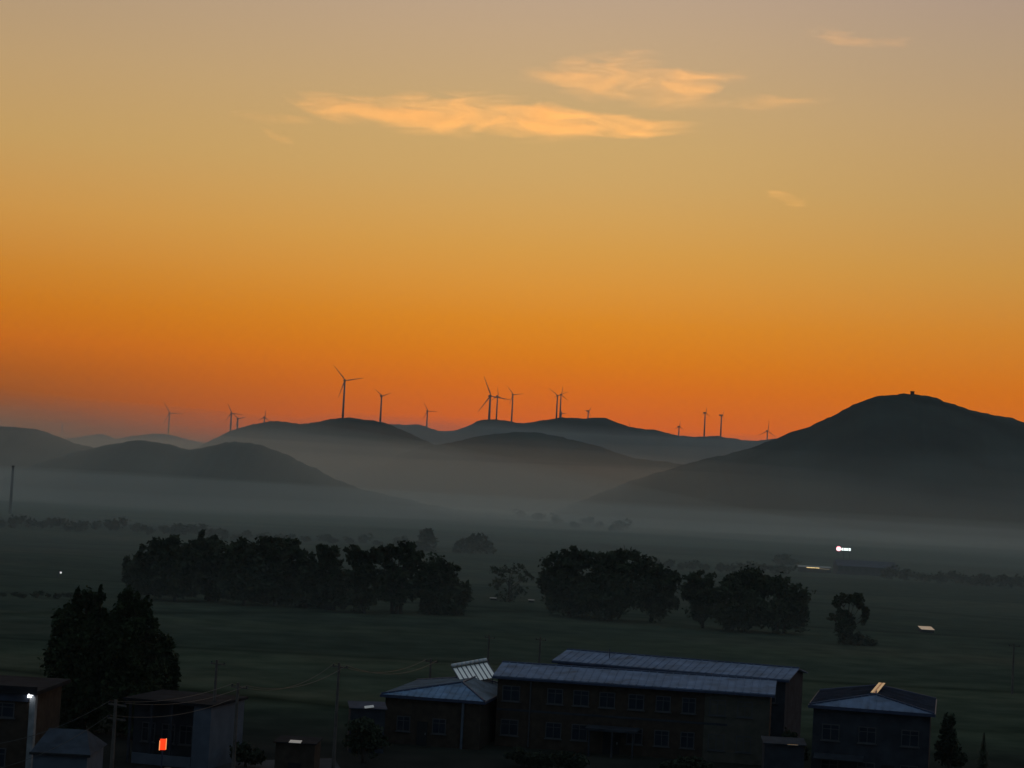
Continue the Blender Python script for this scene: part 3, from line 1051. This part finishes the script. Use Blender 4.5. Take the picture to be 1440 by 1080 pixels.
# ------------------------------------------------------------------ solar water heaters
def solar_heater(label, p_tl, p_tr, p_bl, units, board, foot_z, name='solar_water_heater'):
    """Rack with a tank along the top and sloping collector boards; corners in world space."""
    tl, tr, bl = Vector(p_tl), Vector(p_tr), Vector(p_bl)
    U, Dn = tr - tl, bl - tl
    n = U.cross(Dn).normalized()
    if n.y > 0:
        n = -n
    t = thing(name, label, 'solar heater', tuple(bl))
    o = bl
    lw = U / units
    for i in range(units):
        a = tl + lw * (i + .10) + Dn * .10 - o
        b = tl + lw * (i + .90) + Dn * .10 - o
        c, d = b + Dn * .9, a + Dn * .9
        obj('collector', poly_prism(BM(), [a, b, c, d], -n * .07), board, t)
    un = U.normalized()
    bm = BM()
    for i in range(units + 1):
        a = tl + lw * i - o + n * .02
        tube(bm, [a, a + Dn], .045, 6)
    fr = obj('frame', bm, cap_m, t)
    bm = BM()
    for i in range(units):
        a = tl + lw * (i + .06) - o + n * .12
        b = tl + lw * (i + .94) - o + n * .12
        tube(bm, [a, b], .17, 12)
    obj('tank', bm, white_m, t, True)
    bm = BM()
    for f in (.12, .5, .88):
        a = tl + U * f + Dn * .1 - n * .15
        tube(bm, [a - o, Vector((a.x, a.y + .25, foot_z)) - o], .04, 6)
        b = bl + U * f - n * .1
        if b.z > foot_z + .05:
            tube(bm, [b - o, Vector((b.x, b.y, foot_z)) - o], .04, 6)
    obj('stand_leg', bm, cap_m, t)
    return t


board = mat('collector_board', (0.90, 0.89, 0.84, 1), 0.28, 0.08, 2.0, metal=0.9, spec=0.5)
solar_heater('rack of pale solar collector tubes with white tanks on the blue hip roof', at(635, 937.5, 189.2), at(684, 929, 191.7), at(649, 961, 185.9), 8, board, 5.1)
warmg = mat('warm_glass', (0.88, 0.80, 0.62, 1), 0.2, 0.1, 2, metal=0.95)
p0, p1 = at(1229, 975, 168.3), at(1240.5, 961, 174.0)
rk = thing('solar_strip', 'narrow glinting twin solar strip lying along the ridge of the dark right house', 'solar panel', tuple(p0))
d_ = p1 - p0
sx_ = d_.cross(Vector((0, 0, 1))).normalized()
for o_ in (-.30, .09):
    a_ = sx_ * o_
    b_ = sx_ * (o_ + .21)
    obj('collector', poly_prism(BM(), [a_, b_, d_ + b_, d_ + a_], (0, 0, .06)), warmg, rk)
obj('middle_tray', poly_prism(BM(), [sx_ * -.085, sx_ * .085, d_ + sx_ * .085, d_ + sx_ * -.085], (0, 0, .05)), mat('copper_tray', (0.55, 0.30, 0.16, 1), 0.25, 0.1, 2, metal=0.9), rk)
for f_ in (.05, .5, .95):
    q_ = d_ * f_
    obj('stand_leg', box(BM(), q_.x - .05, q_.x + .05, q_.y - .05, q_.y + .05, q_.z - .9, q_.z - .002), cap_m, rk)

# ------------------------------------------------------------------ houses at the left edge
cr_ = at(44, 1000, 147)
t = thing('flat_roofed_house', 'dark two storey house cut by the left edge with a lamp on its corner', 'house', (cr_.x - 14, 147, 0), R(-2))
ztop = at(40, 966, 147).z
obj('wall', box(BM(), 0, 13.98, 0, 9, -.3, ztop - .5), brick, t)
rf = obj('roof', box(BM(), -.4, 14.6, -.5, 9.4, ztop - .49, ztop - .2), tar_roof, t)
obj('parapet', box(BM(), -.35, 14.55, -.45, -.2, ztop - .198, ztop + .12), tar_roof, rf)
obj('fascia', box(BM(), -.3, 13.9, -.28, -.02, ztop - 1.05, ztop - .52), dark_roof, t)
for q in (11.9, 9.4, 6.9):
    window(t, q, ztop - 2.35, 1.9, 1.15)
for q in (11.6, 8.6):
    window(t, q, 1.0, 1.6, 1.5)
obj('corner_pillar', box(BM(), 14.0, 14.44, -.2, .4, 0, ztop - .5), mat('pillar_render', (.22, .23, .24, 1), .9, .3, 1.5), t)['label'] = 'pale corner pillar lit by the lamp'
obj('signboard', box(BM(), 2, 11, -.12, -.01, 3.1, 3.7), greyw, t)

lp = at(45, 978, 146.3)
lamp = thing('wall_lamp', 'bright white lamp at the corner of the house at the left edge', 'lamp', tuple(lp))
obj('bulb', tube(BM(), [(-.16, -.1, -.14), (-.16, -.1, .12), (.12, -.1, .16)], [.16, .2, .14], 12), glow('cold_lamp', (.92, .96, 1, 1), 5.0), lamp, True)
obj('bracket', box(BM(), .14, .3, -.12, .5, -.06, .14), cap_m, lamp)
ld = bpy.data.lights.new('lamp_light', 'POINT')
ld.energy = 2.2
ld.color = (.9, .95, 1)
ld.shadow_soft_size = .15
lo = bpy.data.objects.new('lamp_light', ld)
COL.objects.link(lo)
lo.parent = lamp
lo.location = (0, -.55, -.15)
lp2 = at(43.5, 1016, 146.4)
l2 = thing('door_lamp', 'tiny white light low on the pale corner pillar', 'lamp', tuple(lp2))
obj('bulb', tube(BM(), [(-.1, 0, 0), (.1, 0, 0)], [.06, .06], 8), glow('small_lamp', (1, .97, .9, 1), 1.3), l2)
obj('bracket', box(BM(), -.05, .05, .06, .24, -.05, .05), cap_m, l2)

a, b = at(42, 1058, 139), at(123, 1061, 138)
sh = thing('white_shed', 'whitewashed low shed with a pale hipped roof below the lamp', 'shed', (a.x, a.y, 0), 0)
Ls, ze, zr, Wd = (b.x - a.x), a.z, at(80, 1027, 141).z, 6.0
obj('wall', box(BM(), .2, Ls - .25, .2, Wd - .2, -.3, ze), palew, sh)
bm = BM()
A, B, C, D = (0, 0, ze), (Ls, 0, ze), (Ls, Wd, ze), (0, Wd, ze)
P, Q = (.6, Wd / 2, zr), (Ls - 1.0, Wd / 2, zr)
vs = [bm.verts.new(v) for v in (A, B, C, D, P, Q)]
for f in ((0, 1, 5, 4), (1, 2, 5), (2, 3, 4, 5), (3, 0, 4), (0, 3, 2, 1)):
    bm.faces.new([vs[i] for i in f])
bmesh.ops.translate(bm, verts=bm.verts[:], vec=(0, 0, .012))
rf = obj('roof', bm, mat('shed_roof', (.052, .062, .080, 1), .9, .3, 1, spec=.05), sh)
obj('eave_board', box(BM(), -.02, Ls + .02, -.12, -.005, ze - .14, ze + .05), dark_m, rf)
dr = obj('door', box(BM(), 1.3, 2.2, .14, .197, 0, 2.0), dark_m, sh)
obj('handle', box(BM(), 2.05, 2.1, .09, .135, .9, 1.1), steel, dr)
window(sh, 3.3, 1.1, .8, .9, .2)

a, b = at(174, 1000, 159.5), at(298, 1000, 157.5)
md = thing('flat_roofed_house', 'small flat roofed house with a pale end wall behind the red light', 'house', (a.x, a.y, 0), math.atan2(b.y - a.y, b.x - a.x))
Lm = math.hypot(b.x - a.x, b.y - a.y)
zt = at(240, 987, 158).z
obj('wall', box(BM(), .2, Lm - 1.6, 1.6, 7, -.3, zt - .2), greyw, md)
obj('end_wall', box(BM(), Lm - 1.59, Lm - .05, .0, 7, -.3, zt - .2), palew, md)['label'] = 'pale end wall'
rf = obj('roof', box(BM(), 0, Lm + .15, -.25, 7.3, zt - .198, zt + .02), tar_roof, md)
for q in (.5, 2.4, 4.2):
    obj('porch_post', box(BM(), q, q + .2, -.05, .15, 0, zt - .2), greyw, md)
obj('low_wall', box(BM(), 1.0, Lm - 1.62, -.1, .1, 0, .85), palew, md)
for q in (1.6, 3.4, 5.0):
    window(md, q, 1.6, 1.2, 1.6, 1.6)
dr = obj('door', box(BM(), 2.2, 2.8, 1.54, 1.597, .02, 2.2), dark_m, md)
obj('handle', box(BM(), 2.65, 2.7, 1.49, 1.535, 1.0, 1.2), steel, dr)

# red light box on its post
rp = at(229, 1047, 150)
sg = thing('light_box', 'glowing red upright sign box on a post in front of the small house', 'sign', (rp.x, 150, 0), R(12))
bx = obj('lit_box', box(BM(), -.22, .22, -.12, .12, rp.z - .40, rp.z + .42), glow('red_sign', (1.0, .045, .008, 1), 1.25), sg)
obj('edge_tube', box(BM(), -.275, -.223, -.13, .13, rp.z - .44, rp.z + .28), glow('orange_edge', (1.0, .36, .12, 1), 1.0), sg)
obj('edge_tube', box(BM(), .223, .275, -.13, .13, rp.z - .36, rp.z + .46), glow('orange_edge', (1.0, .22, .05, 1), 1.0), sg)
obj('post', tube(BM(), [(0, 0, 0), (0, 0, rp.z - .402)], .06, 8), cap_m, sg)
obj('base_plate', box(BM(), -.25, .25, -.25, .25, 0, .05), cap_m, sg)

wp = at(236, 1076, 151)
br = thing('water_barrel', 'pale rounded barrel standing below the red sign box', 'barrel', (wp.x, 151, 0))
obj('body', tube(BM(), [(0, 0, 0), (0, 0, .15), (0, 0, .75), (0, 0, .95)], [.36, .42, .42, .28], 14), white_m, br, True)
obj('lid', tube(BM(), [(0, 0, .952), (0, 0, 1.02)], [.26, .24], 12), frame_m, br)

# ------------------------------------------------------------------ poles and wires
POLES = {}


def pole(key, label, top, Y, z_top=9.0, arms=1, lean=0.0):
    p = at(top[0], top[1], Y)
    t = thing('utility_pole', label, 'utility pole', (p.x, p.y, 0), R(-35), 'utility poles by the houses')
    obj('shaft', tube(BM(), [(0, 0, -.3), (0, 0, p.z)], [.17, .10], 10), wood, t)
    for q in range(arms):
        z = p.z - .35 - q * .9
        ar = obj('crossarm', box(BM(), -.8, .8, .105, .2, z - .05, z + .05), wood, t)
        bm = BM()
        for x in (-.7, .7):
            tube(bm, [(x, .15, z + .052), (x, .15, z + .2)], [.05, .035], 8)
        obj('insulator', bm, greyw, ar)
    c, s_ = math.cos(R(-35)), math.sin(R(-35))
    POLES[key] = [Vector((p.x + x * c - .15 * s_, p.y + x * s_ + .15 * c, p.z - .15 - q * .9)) for q in range(arms) for x in (-.7, .7)]
    return t


pole('a', 'utility pole with two crossarms rising in front of the near poplars', (163, 984), 124, arms=2)
pole('b', 'utility pole right of the small flat roofed house', (335, 960), 138)
pole('c', 'utility pole alone in the field where the wires climb', (477, 932), 156)
pole('d', 'utility pole standing behind the low blue roofed house', (606, 926), 196)
pole('e', 'utility pole at the edge of the field between near poplars and wires', (305, 928), 160)
pole('f', 'faint utility pole in the dark field right of the lone hooked tree', (1426, 905), 262, z_top=6)
pole('g', 'faint utility pole in the meadow behind the pale rack', (688, 893), 240)
pole('h', 'faint utility pole in the meadow above the rear long roof', (760, 896), 238)
wire_m = mat('wire', (0.07, 0.067, 0.064, 1), 0.5, 0.1, 1)


def wire(label, a, b, sag):
    bm = BM()
    n = 14
    a, b = Vector(a), Vector(b)
    pts = []
    for i in range(n + 1):
        f = i / n
        p = (a.lerp(b, f)) - a
        p.z -= sag * 4 * f * (1 - f)
        pts.append(p)
    tube(bm, pts, .016, 5)
    o = obj('overhead_wire', bm, wire_m)
    o.location = a
    tag(o, label, 'wire', 'overhead wires between the poles')


wl = at(-40, 1050, 118)
wire('upper overhead wire running down left from the pole by the near poplars', POLES['a'][0], wl, .6)
wire('lower overhead wire running down left from the pole by the near poplars', POLES['a'][2], wl + Vector((0, 0, -1.6)), .7)
wire('upper front wire between the pole by the near poplars and the next pole right', POLES['a'][0], POLES['b'][0], .5)
wire('upper rear wire between the pole by the near poplars and the next pole right', POLES['a'][1], POLES['b'][1], .55)
wire('lower wire from the pole by the near poplars to the next pole right', POLES['a'][2], POLES['b'][0] + Vector((0, 0, -1.1)), .6)
wire('lower sagging wire over the dark yard up to the field pole', POLES['b'][0], POLES['c'][0], 1.15)
wire('higher sagging wire over the dark yard up to the field pole', POLES['b'][1], POLES['c'][1], .85)
wire('faint wire from the field pole toward the blue hip roof, front one', POLES['c'][0], POLES['d'][0], 1.0)
wire('faint wire from the field pole toward the blue hip roof, rear one', POLES['c'][1], POLES['d'][1], 1.0)

# ------------------------------------------------------------------ far lights, hall and small shining roofs
def low_shed(name, label, cat, centre, L, W, ze, rise, wallm, roofm, rz=0.0):
    t = thing(name, label, cat, (centre.x, centre.y, gz(centre.x, centre.y)), rz)
    obj('wall', box(BM(), -L / 2 + .15, L / 2 - .15, .15, W - .15, -.5, ze), wallm, t)
    obj('roof', poly_prism(BM(), [(-L / 2, -.1, ze + .01), (-L / 2, W, ze + rise), (-L / 2, W, ze + rise + .08), (-L / 2, -.1, ze + .09)], (L, 0, 0)), roofm, t)
    dr_ = obj('door', box(BM(), -.5, .5, .08, .147, 0, min(ze - .1, 2)), dark_m, t)
    return t


g = gp(1218, 806)
hall = thing('hall', 'wide dim hall far off in the mist with a lit roof sign', 'building', (g.x, g.y, gz(g.x, g.y)), R(-3))
k = g.y / F
obj('wall', box(BM(), -40 * k, 42 * k, 0, 14, -.5, 12 * k), greyw, hall)
rf = obj('roof', poly_prism(BM(), [(-41 * k, -.5, 12 * k + .01), (-41 * k, 7, 20 * k), (-41 * k, 14.5, 12 * k + .01)], (84 * k, 0, 0)), dark_roof, hall)
for i in range(9):
    bm = box(BM(), (-36 + i * 9) * k - .7, (-36 + i * 9) * k + .7, -.06, -.005, 1.2, 2.9)
    obj('window', bm, pane_m, hall)
nsg = thing('roof_sign', 'small neon sign with a red disc and white letters above the dim hall', 'sign', tuple(at(1187, 772.5, g.y - .8)), R(-3))
kk = k
red = glow('neon_red', (1.0, .30, .36, 1), 2.2)
wht = glow('neon_white', (.88, 1, .96, 1), 3.2)
bm = BM()
tube(bm, [(-7.6 * kk, -.1, .6 * kk), (-7.6 * kk, .1, .6 * kk)], 3.4 * kk, 20)
obj('red_disc', bm, red, nsg)
# strokes of square characters, too small in the photo to read
rg = random.Random(5)
for ci, cx in enumerate((-9.0, -6.2, -2.2, 1.0, 4.4, 8.0)):
    bm = BM()
    for zz in (-1.2, 0.1, 1.4):
        box(bm, (cx - 1.25) * kk, (cx + 1.25) * kk, -.22, -.14, (zz - .22) * kk, (zz + .22) * kk)
    for xx in rg.sample((-1.0, -.3, .4, 1.0), 2):
        box(bm, (cx + xx - .2) * kk, (cx + xx + .2) * kk, -.30, -.23, -1.5 * kk, 1.7 * kk)
    obj('character', bm, wht, nsg)
bm = BM()
for x in (-8, 0, 8):
    tube(bm, [(x * kk, .12, -1.6 * kk), (x * kk, .12, -14 * kk)], .08, 6)
obj('support', bm, cap_m, nsg)

warm = glow('warm_lamp', (1, .72, .30, 1), 1.6)
g = gp(1146, 801)
ys = low_shed('long_shed', 'long low shed with a yellow lit eave left of the hall', 'shed', g, 46 * g.y / F, 3, 1.9, .5, greyw, mat('dull_tin', (0.30, 0.30, 0.28, 1), .6, .2, 1, metal=.3), R(-2))
k = g.y / F
obj('strip_lamp', box(BM(), -12 * k, 6 * k, -.3, -.12, 1.72, 1.9), warm, ys)
obj('strip_lamp', box(BM(), 5 * k, 20 * k, -.26, -.12, 1.5, 1.6), glow('dim_strip', (1, .80, .5, 1), .30), ys)

g = gp(1305, 888)
low_shed('tin_roofed_shed', 'small shed with a bright shining tin roof alone in the right field', 'shed', g, 19 * g.y / F, 4.2, .55, .42, greyw, shine, R(-2))
steel2 = mat('old_tin', (0.35, 0.34, 0.32, 1), .55, .3, 2, metal=.6)
g = gp(694, 845)
low_shed('tin_roofed_shed', 'tiny shed with a dull tin roof left of the thin half bare tree', 'shed', g, 11 * g.y / F, 1.2, .35, .09, greyw, steel2, 0)
g = gp(747, 848)
low_shed('tin_roofed_shed', 'tiny shed with a dull tin roof between thin tree and first clump', 'shed', g, 9 * g.y / F, 1.2, .35, .09, greyw, steel2, 0)
# near glints: tin edges in the dark yards
g = at(415, 1046, 150)
low_shed('lean_to', 'dark lean-to with one bright tin edge in the yard below the wires', 'shed', Vector((g.x, 150, 0)), 3.4, 3.0, g.z, .12, brick, tar_roof, R(-4))
o = obj('metal_sheet', box(BM(), -.47, .47, -.24, .5, .1, .15), shine)
o.location = (g.x, 150, g.z)
o.rotation_euler = (R(9), 0, R(-4))
tag(o, 'short shining metal sheet lying on the edge of the lean-to roof', 'metal sheet')
g = at(518, 996, 172)
low_shed('outhouse', 'dark outhouse at the left corner of the blue hip roofed house', 'outhouse', Vector((g.x, 172, 0)), 3.4, 3.0, g.z - .1, .3, greyw, dark_roof, R(8))
o = obj('metal_sheet', box(BM(), -.42, .42, -.1, .5, .02, .07), shine)
o.location = (g.x + .1, 171.9, g.z + .02)
o.rotation_euler = (R(14), R(-9), R(8))
tag(o, 'glinting tin flashing on the outhouse roof', 'metal sheet')
g = at(1114, 1048, 160)
low_shed('lean_to', 'low dark lean-to with a thin pale edge between long building and right house', 'shed', Vector((g.x - .6, 160, 0)), 3.6, 2.6, g.z, .25, greyw, greyw, R(-3))
o = obj('gutter_strip', box(BM(), -.45, .45, -.1, .02, .02, .09), shine)
o.location = (g.x, 159.75, g.z)
tag(o, 'thin shining gutter strip on the lean-to beside the right house', 'gutter')


def lamp_post(label, px, py, Y, zg, e, size):
    p = at(px, py, Y)
    t = thing('street_lamp', label, 'street lamp', (p.x, p.y, zg))
    obj('pole', tube(BM(), [(0, 0, -.3), (0, 0, p.z - zg + .3), (.5, -.3, p.z - zg + .45)], [.09, .06, .05], 8), cap_m, t)
    obj('lamp_head', box(BM(), .3, .9, -.5, -.1, p.z - zg + .38, p.z - zg + .5), cap_m, t)
    obj('bulb', tube(BM(), [(.6, -.3, p.z - zg + .18 - size), (.6, -.3, p.z - zg + .2), (.6, -.3, p.z - zg + .375)], [size * .5, size, size * .5], 10), e, t, True)


lamp_post('small white lamp above the hazy bushes at right', 1328, 808, 760, 0, glow('lamp_white', (.9, 1, .98, 1), 2.6), .42)
lamp_post('tiny pale lamp in the left field above the near poplars', 82, 806, 420, 0, glow('lamp_pale', (1, .98, .95, 1), .75), .22)

g = gp(14, 722)
ch = thing('chimney', 'tall faint chimney standing in the mist at the left edge', 'chimney', (g.x, g.y, -.3))
k = g.y / F
obj('shaft', tube(BM(), [(0, 0, 0), (0, 0, 66 * k)], [2.2 * k, 1.6 * k], 16), mat('chimney_hazed', (.11, .11, .11, 1), .9, .2, .3), ch, True)  # shaft colour made paler to stand for the haze before it
obj('rim', tube(BM(), [(0, 0, 66 * k + .01), (0, 0, 68 * k)], [2.1 * k, 2.1 * k], 16), brick, ch, True)

hp = at(1283, 553, 2095)
hut = thing('hut', 'tiny hut on the very top of the big right hill', 'hut', (hp.x, hp.y, hp.z - 2.6))
obj('wall', box(BM(), -1.9, 1.9, -1.5, 1.5, 0, 3.9), brick, hut)
obj('roof', poly_prism(BM(), [(-2.2, -1.9, 3.91), (-2.2, 0, 5.0), (-2.2, 1.9, 3.91)], (4.4, 0, 0)), brick, hut)

# yard and track in front of the houses
yz = .012
p = [gp(262, 1072, yz), gp(470, 1066, yz), gp(486, 1092, yz), gp(700, 1130, yz), gp(250, 1150, yz)]
yard = raw('yard_pavement', [tuple(q) for q in p], [tuple(range(len(p)))], concrete)
tag(yard, 'bare concrete yard below the houses', 'yard', kind='structure')

# ------------------------------------------------------------------ shrubs among the houses
for i, (lab, b_, Y, lob, cnt) in enumerate([
    ('dark shrub against the right wall of the dark right house', (1335, 1075), 163, [(1333, 1018, 9, 12), (1334, 1036, 12, 18), (1332, 1058, 16, 18), (1346, 1066, 12, 12)], 2200),
    ('bushy dark tree left of the low blue roofed house', (512, 1065), 166, [(510, 1022, 18, 13), (520, 1040, 20, 18), (500, 1045, 16, 14)], 2600),
    ('dark low shrub in front of the left end of the long building', (735, 1082), 168, [(728, 1062, 16, 10), (748, 1066, 18, 10), (765, 1070, 14, 8)], 1600),
    ('dark low shrub in front of the long building left of its porch', (800, 1086), 167, [(792, 1068, 16, 9), (812, 1072, 16, 9)], 1100),
    ('dark spreading shrub in front of the paler right end of the long building', (960, 1092), 167, [(945, 1078, 18, 9), (970, 1076, 20, 11), (992, 1080, 14, 8)], 1600),
    ('dark rounded bush by the utility pole right of the small house', (345, 1078), 160, [(338, 1058, 14, 12), (356, 1064, 14, 10)], 1200),
    ('dark shrub filling the gap between the long building and the right house', (1120, 1070), 168, [(1112, 1040, 10, 12), (1124, 1058, 12, 12)], 1300),
]):
    tree(lab, b_, Y, lob, 'bush', int(cnt * 1.5), .20, 200 + i, name='shrub', cat='shrub', fill=.8)


def conifer(label, px, py_top, Y):
    p = at(px, py_top, Y)
    t = thing('conifer', label, 'conifer', (p.x, Y, 0))
    obj('trunk', tube(BM(), [(0, 0, -.3), (0, 0, p.z * .96)], [.14, .03], 8), bark_m, t)
    rg = np.random.RandomState(77)
    V, Fc = [], []
    n = 2600
    for i in range(n):
        f = rg.rand() ** 1.4
        z = .5 + (p.z - .5) * f
        r = (1 - f) * 1.35 * (0.75 + .25 * math.sin(z * 9)) * rg.uniform(.35, 1.05) + .02
        a = rg.uniform(0, 6.283)
        c = np.array([math.cos(a) * r, math.sin(a) * r, z])
        d = np.array([math.cos(a), math.sin(a), -.35])
        w = np.cross(d, [0, 0, 1.]) * .07
        i0 = len(V)
        l = .30 * (1.1 - f)
        V += [tuple(c - w), tuple(c + w), tuple(c + d * l + w * .3), tuple(c + d * l - w * .3)]
        Fc.append((i0, i0 + 1, i0 + 2, i0 + 3))
    raw('crown', V, Fc, leaf_m['bush'], t)


conifer('small pointed conifer at the lower right corner', 1384, 1030, 160)

# ------------------------------------------------------------------ clouds, 15 km off
def cloud(label, secs, Y, dens, thick, seed, cut=.5, soft=.35, nscale=1.0, g=.55, col=(1, .95, .78, 1), stretch=1.0, coref=.55):
    """A ragged streak of vapour: the hull follows the outline, noise eats into it from the edges."""
    cx = sum(q[0] for q in secs) / len(secs)
    cy = sum((q[1] + q[2]) / 2 for q in secs) / len(secs)
    o0 = at(cx, cy, Y)
    n = 14
    V, Fc, prof = [], [], []
    for i, (px, a, b) in enumerate(secs):
        m_ = (a + b) / 2
        a, b = m_ - (m_ - a) * 1.3 - 1, m_ + (b - m_) * 1.3 + 1
        top, bot = at(px, a, Y), at(px, b, Y)
        c = (top + bot) * .5
        hz_ = max((top.z - bot.z) * .5, 8)
        hy = thick
        prof.append((c.x - o0.x, c.z - o0.z, hz_))
        for q in range(n):
            t = 2 * math.pi * q / n
            V.append((c.x - o0.x, c.y - o0.y + math.cos(t) * hy, c.z - o0.z + math.sin(t) * hz_))
    m = len(secs)
    for i in range(m - 1):
        for q in range(n):
            Fc.append((i * n + q, (i + 1) * n + q, (i + 1) * n + (q + 1) % n, i * n + (q + 1) % n))
    Fc.append(tuple(range(n))[::-1])
    Fc.append(tuple(range((m - 1) * n, m * n)))
    mt = bpy.data.materials.new('cloud_vapour')
    mt.use_nodes = True
    nt = mt.node_tree
    nt.nodes.clear()
    out = nn(nt, 'ShaderNodeOutputMaterial')
    v = nn(nt, 'ShaderNodeVolumePrincipled')
    v.inputs['Color'].default_value = col
    v.inputs['Density Attribute'].default_value = ''
    v.inputs['Anisotropy'].default_value = g
    tc = nn(nt, 'ShaderNodeTexCoord')
    sp = nn(nt, 'ShaderNodeSeparateXYZ')
    nt.links.new(tc.outputs['Object'], sp.inputs[0])
    X, Yc, Z = sp.outputs
    x0, x1 = prof[0][0], prof[-1][0]
    u = math_n(nt, 'DIVIDE', math_n(nt, 'SUBTRACT', X, x0), x1 - x0, clamp=True)
    zl_, zh_ = min(p[1] for p in prof) - 1, max(p[1] for p in prof) + 1
    hm = max(p[2] for p in prof)
    st1 = [((p[0] - x0) / (x1 - x0), ((p[1] - zl_) / (zh_ - zl_),) * 3 + (1,)) for p in prof]
    st2 = [((p[0] - x0) / (x1 - x0), (p[2] / hm,) * 3 + (1,)) for p in prof]
    zc = math_n(nt, 'MULTIPLY_ADD', ramp_n(nt, u, st1), zh_ - zl_, zl_)
    hh = math_n(nt, 'MULTIPLY', ramp_n(nt, u, st2), hm)
    w = math_n(nt, 'DIVIDE', math_n(nt, 'SUBTRACT', Z, zc), hh)
    r2 = math_n(nt, 'ADD', math_n(nt, 'MULTIPLY', w, w), math_n(nt, 'POWER', math_n(nt, 'DIVIDE', math_n(nt, 'ABSOLUTE', Yc), thick), 2.0))
    e4 = math_n(nt, 'POWER', math_n(nt, 'ABSOLUTE', math_n(nt, 'MULTIPLY_ADD', u, 2.0, -1.0)), 4.0)
    core = math_n(nt, 'SUBTRACT', 1.0, math_n(nt, 'MAXIMUM', r2, e4))
    mp = nn(nt, 'ShaderNodeMapping')
    mp.inputs['Location'].default_value = (seed * 37.1, seed * 11.3, 0)
    mp.inputs['Rotation'].default_value = (0, R(6), 0)
    mp.inputs['Scale'].default_value = (.30 / stretch, .30, 1.5)
    nt.links.new(tc.outputs['Object'], mp.inputs[0])
    no = nn(nt, 'ShaderNodeTexNoise')
    no.inputs['Scale'].default_value = .0075 * nscale
    no.inputs['Detail'].default_value = 7
    no.inputs['Roughness'].default_value = .60
    no.inputs['Distortion'].default_value = .9
    nt.links.new(mp.outputs[0], no.inputs[0])
    f = math_n(nt, 'ADD', math_n(nt, 'MULTIPLY', core, coref), math_n(nt, 'MULTIPLY', math_n(nt, 'SUBTRACT', no.outputs[0], .5), 2.0))
    mr = nn(nt, 'ShaderNodeMapRange', interpolation_type='SMOOTHSTEP')
    nt.links.new(f, mr.inputs[0])
    mr.inputs[1].default_value = cut - .25
    mr.inputs[2].default_value = cut - .25 + soft * 2
    mr.inputs[3].default_value = 0
    mr.inputs[4].default_value = dens
    nt.links.new(mr.outputs[0], v.inputs['Density'])
    nt.links.new(v.outputs[0], out.inputs['Volume'])
    mt.cycles.volume_step_rate = .3
    o = raw('cloud', V, Fc, mt)
    b_ = BM()
    b_.from_mesh(o.data)
    bmesh.ops.recalc_face_normals(b_, faces=b_.faces)
    b_.to_mesh(o.data)
    b_.free()
    o.location = o0
    tag(o, label, 'cloud')
    return o


CY = 15000
cloud('long bright orange cloud streak, largest and brightest in the sky',
      [(395, 138, 146), (415, 132, 150), (440, 128, 163), (490, 136, 173), (540, 138, 180), (600, 130, 186), (640, 128, 189), (690, 132, 194), (730, 136, 198), (770, 140, 197), (810, 150, 194), (860, 163, 192),
       (920, 171, 190), (1010, 177, 186)], CY, .0042, 260, 1, .50, .50, coref=.75)
cloud('feathery peach cloud above and right of the long streak',
      [(718, 98, 103), (760, 96, 116), (800, 80, 130), (830, 70, 138), (870, 68, 146), (910, 74, 150), (950, 92, 152), (980, 98, 150), (1010, 101, 130), (1035, 104, 116), (1060, 106, 111)], CY + 400, .0021, 300, 2, .55, .45, nscale=1.2, coref=.7)
cloud('thin faint streak trailing right below the feathery cloud',
      [(870, 139, 145), (940, 136, 152), (1000, 136, 153), (1060, 138, 152), (1110, 140, 151), (1170, 144, 150)], CY + 700, .0007, 300, 3, .40, .45)
cloud('small pink cloud tuft with a thin tail at the top right',
      [(1132, 40, 50), (1148, 33, 57), (1162, 38, 61), (1180, 48, 63), (1220, 54, 63), (1290, 57, 62)], CY + 300, .0013, 200, 4, .44, .45, nscale=1.6)
cloud('tiny lone wisp of cloud low in the right half of the sky',
      [(1076, 270, 276), (1094, 267, 281), (1108, 270, 288), (1122, 278, 291), (1138, 284, 290)], CY, .0017, 160, 5, .46, .45, nscale=1.8)
cloud('faint pale streak left of the long bright cloud',
      [(318, 160, 166), (350, 158, 169), (380, 161, 173), (410, 163, 173), (450, 167, 172)], CY, .0014, 160, 6, .44, .45, nscale=1.6)
cloud('tiny hook shaped wisp below the left end of the long bright cloud',
      [(370, 183, 188), (386, 183, 196), (398, 189, 202), (416, 197, 203)], CY, .0015, 140, 7, .44, .45, nscale=2.0)
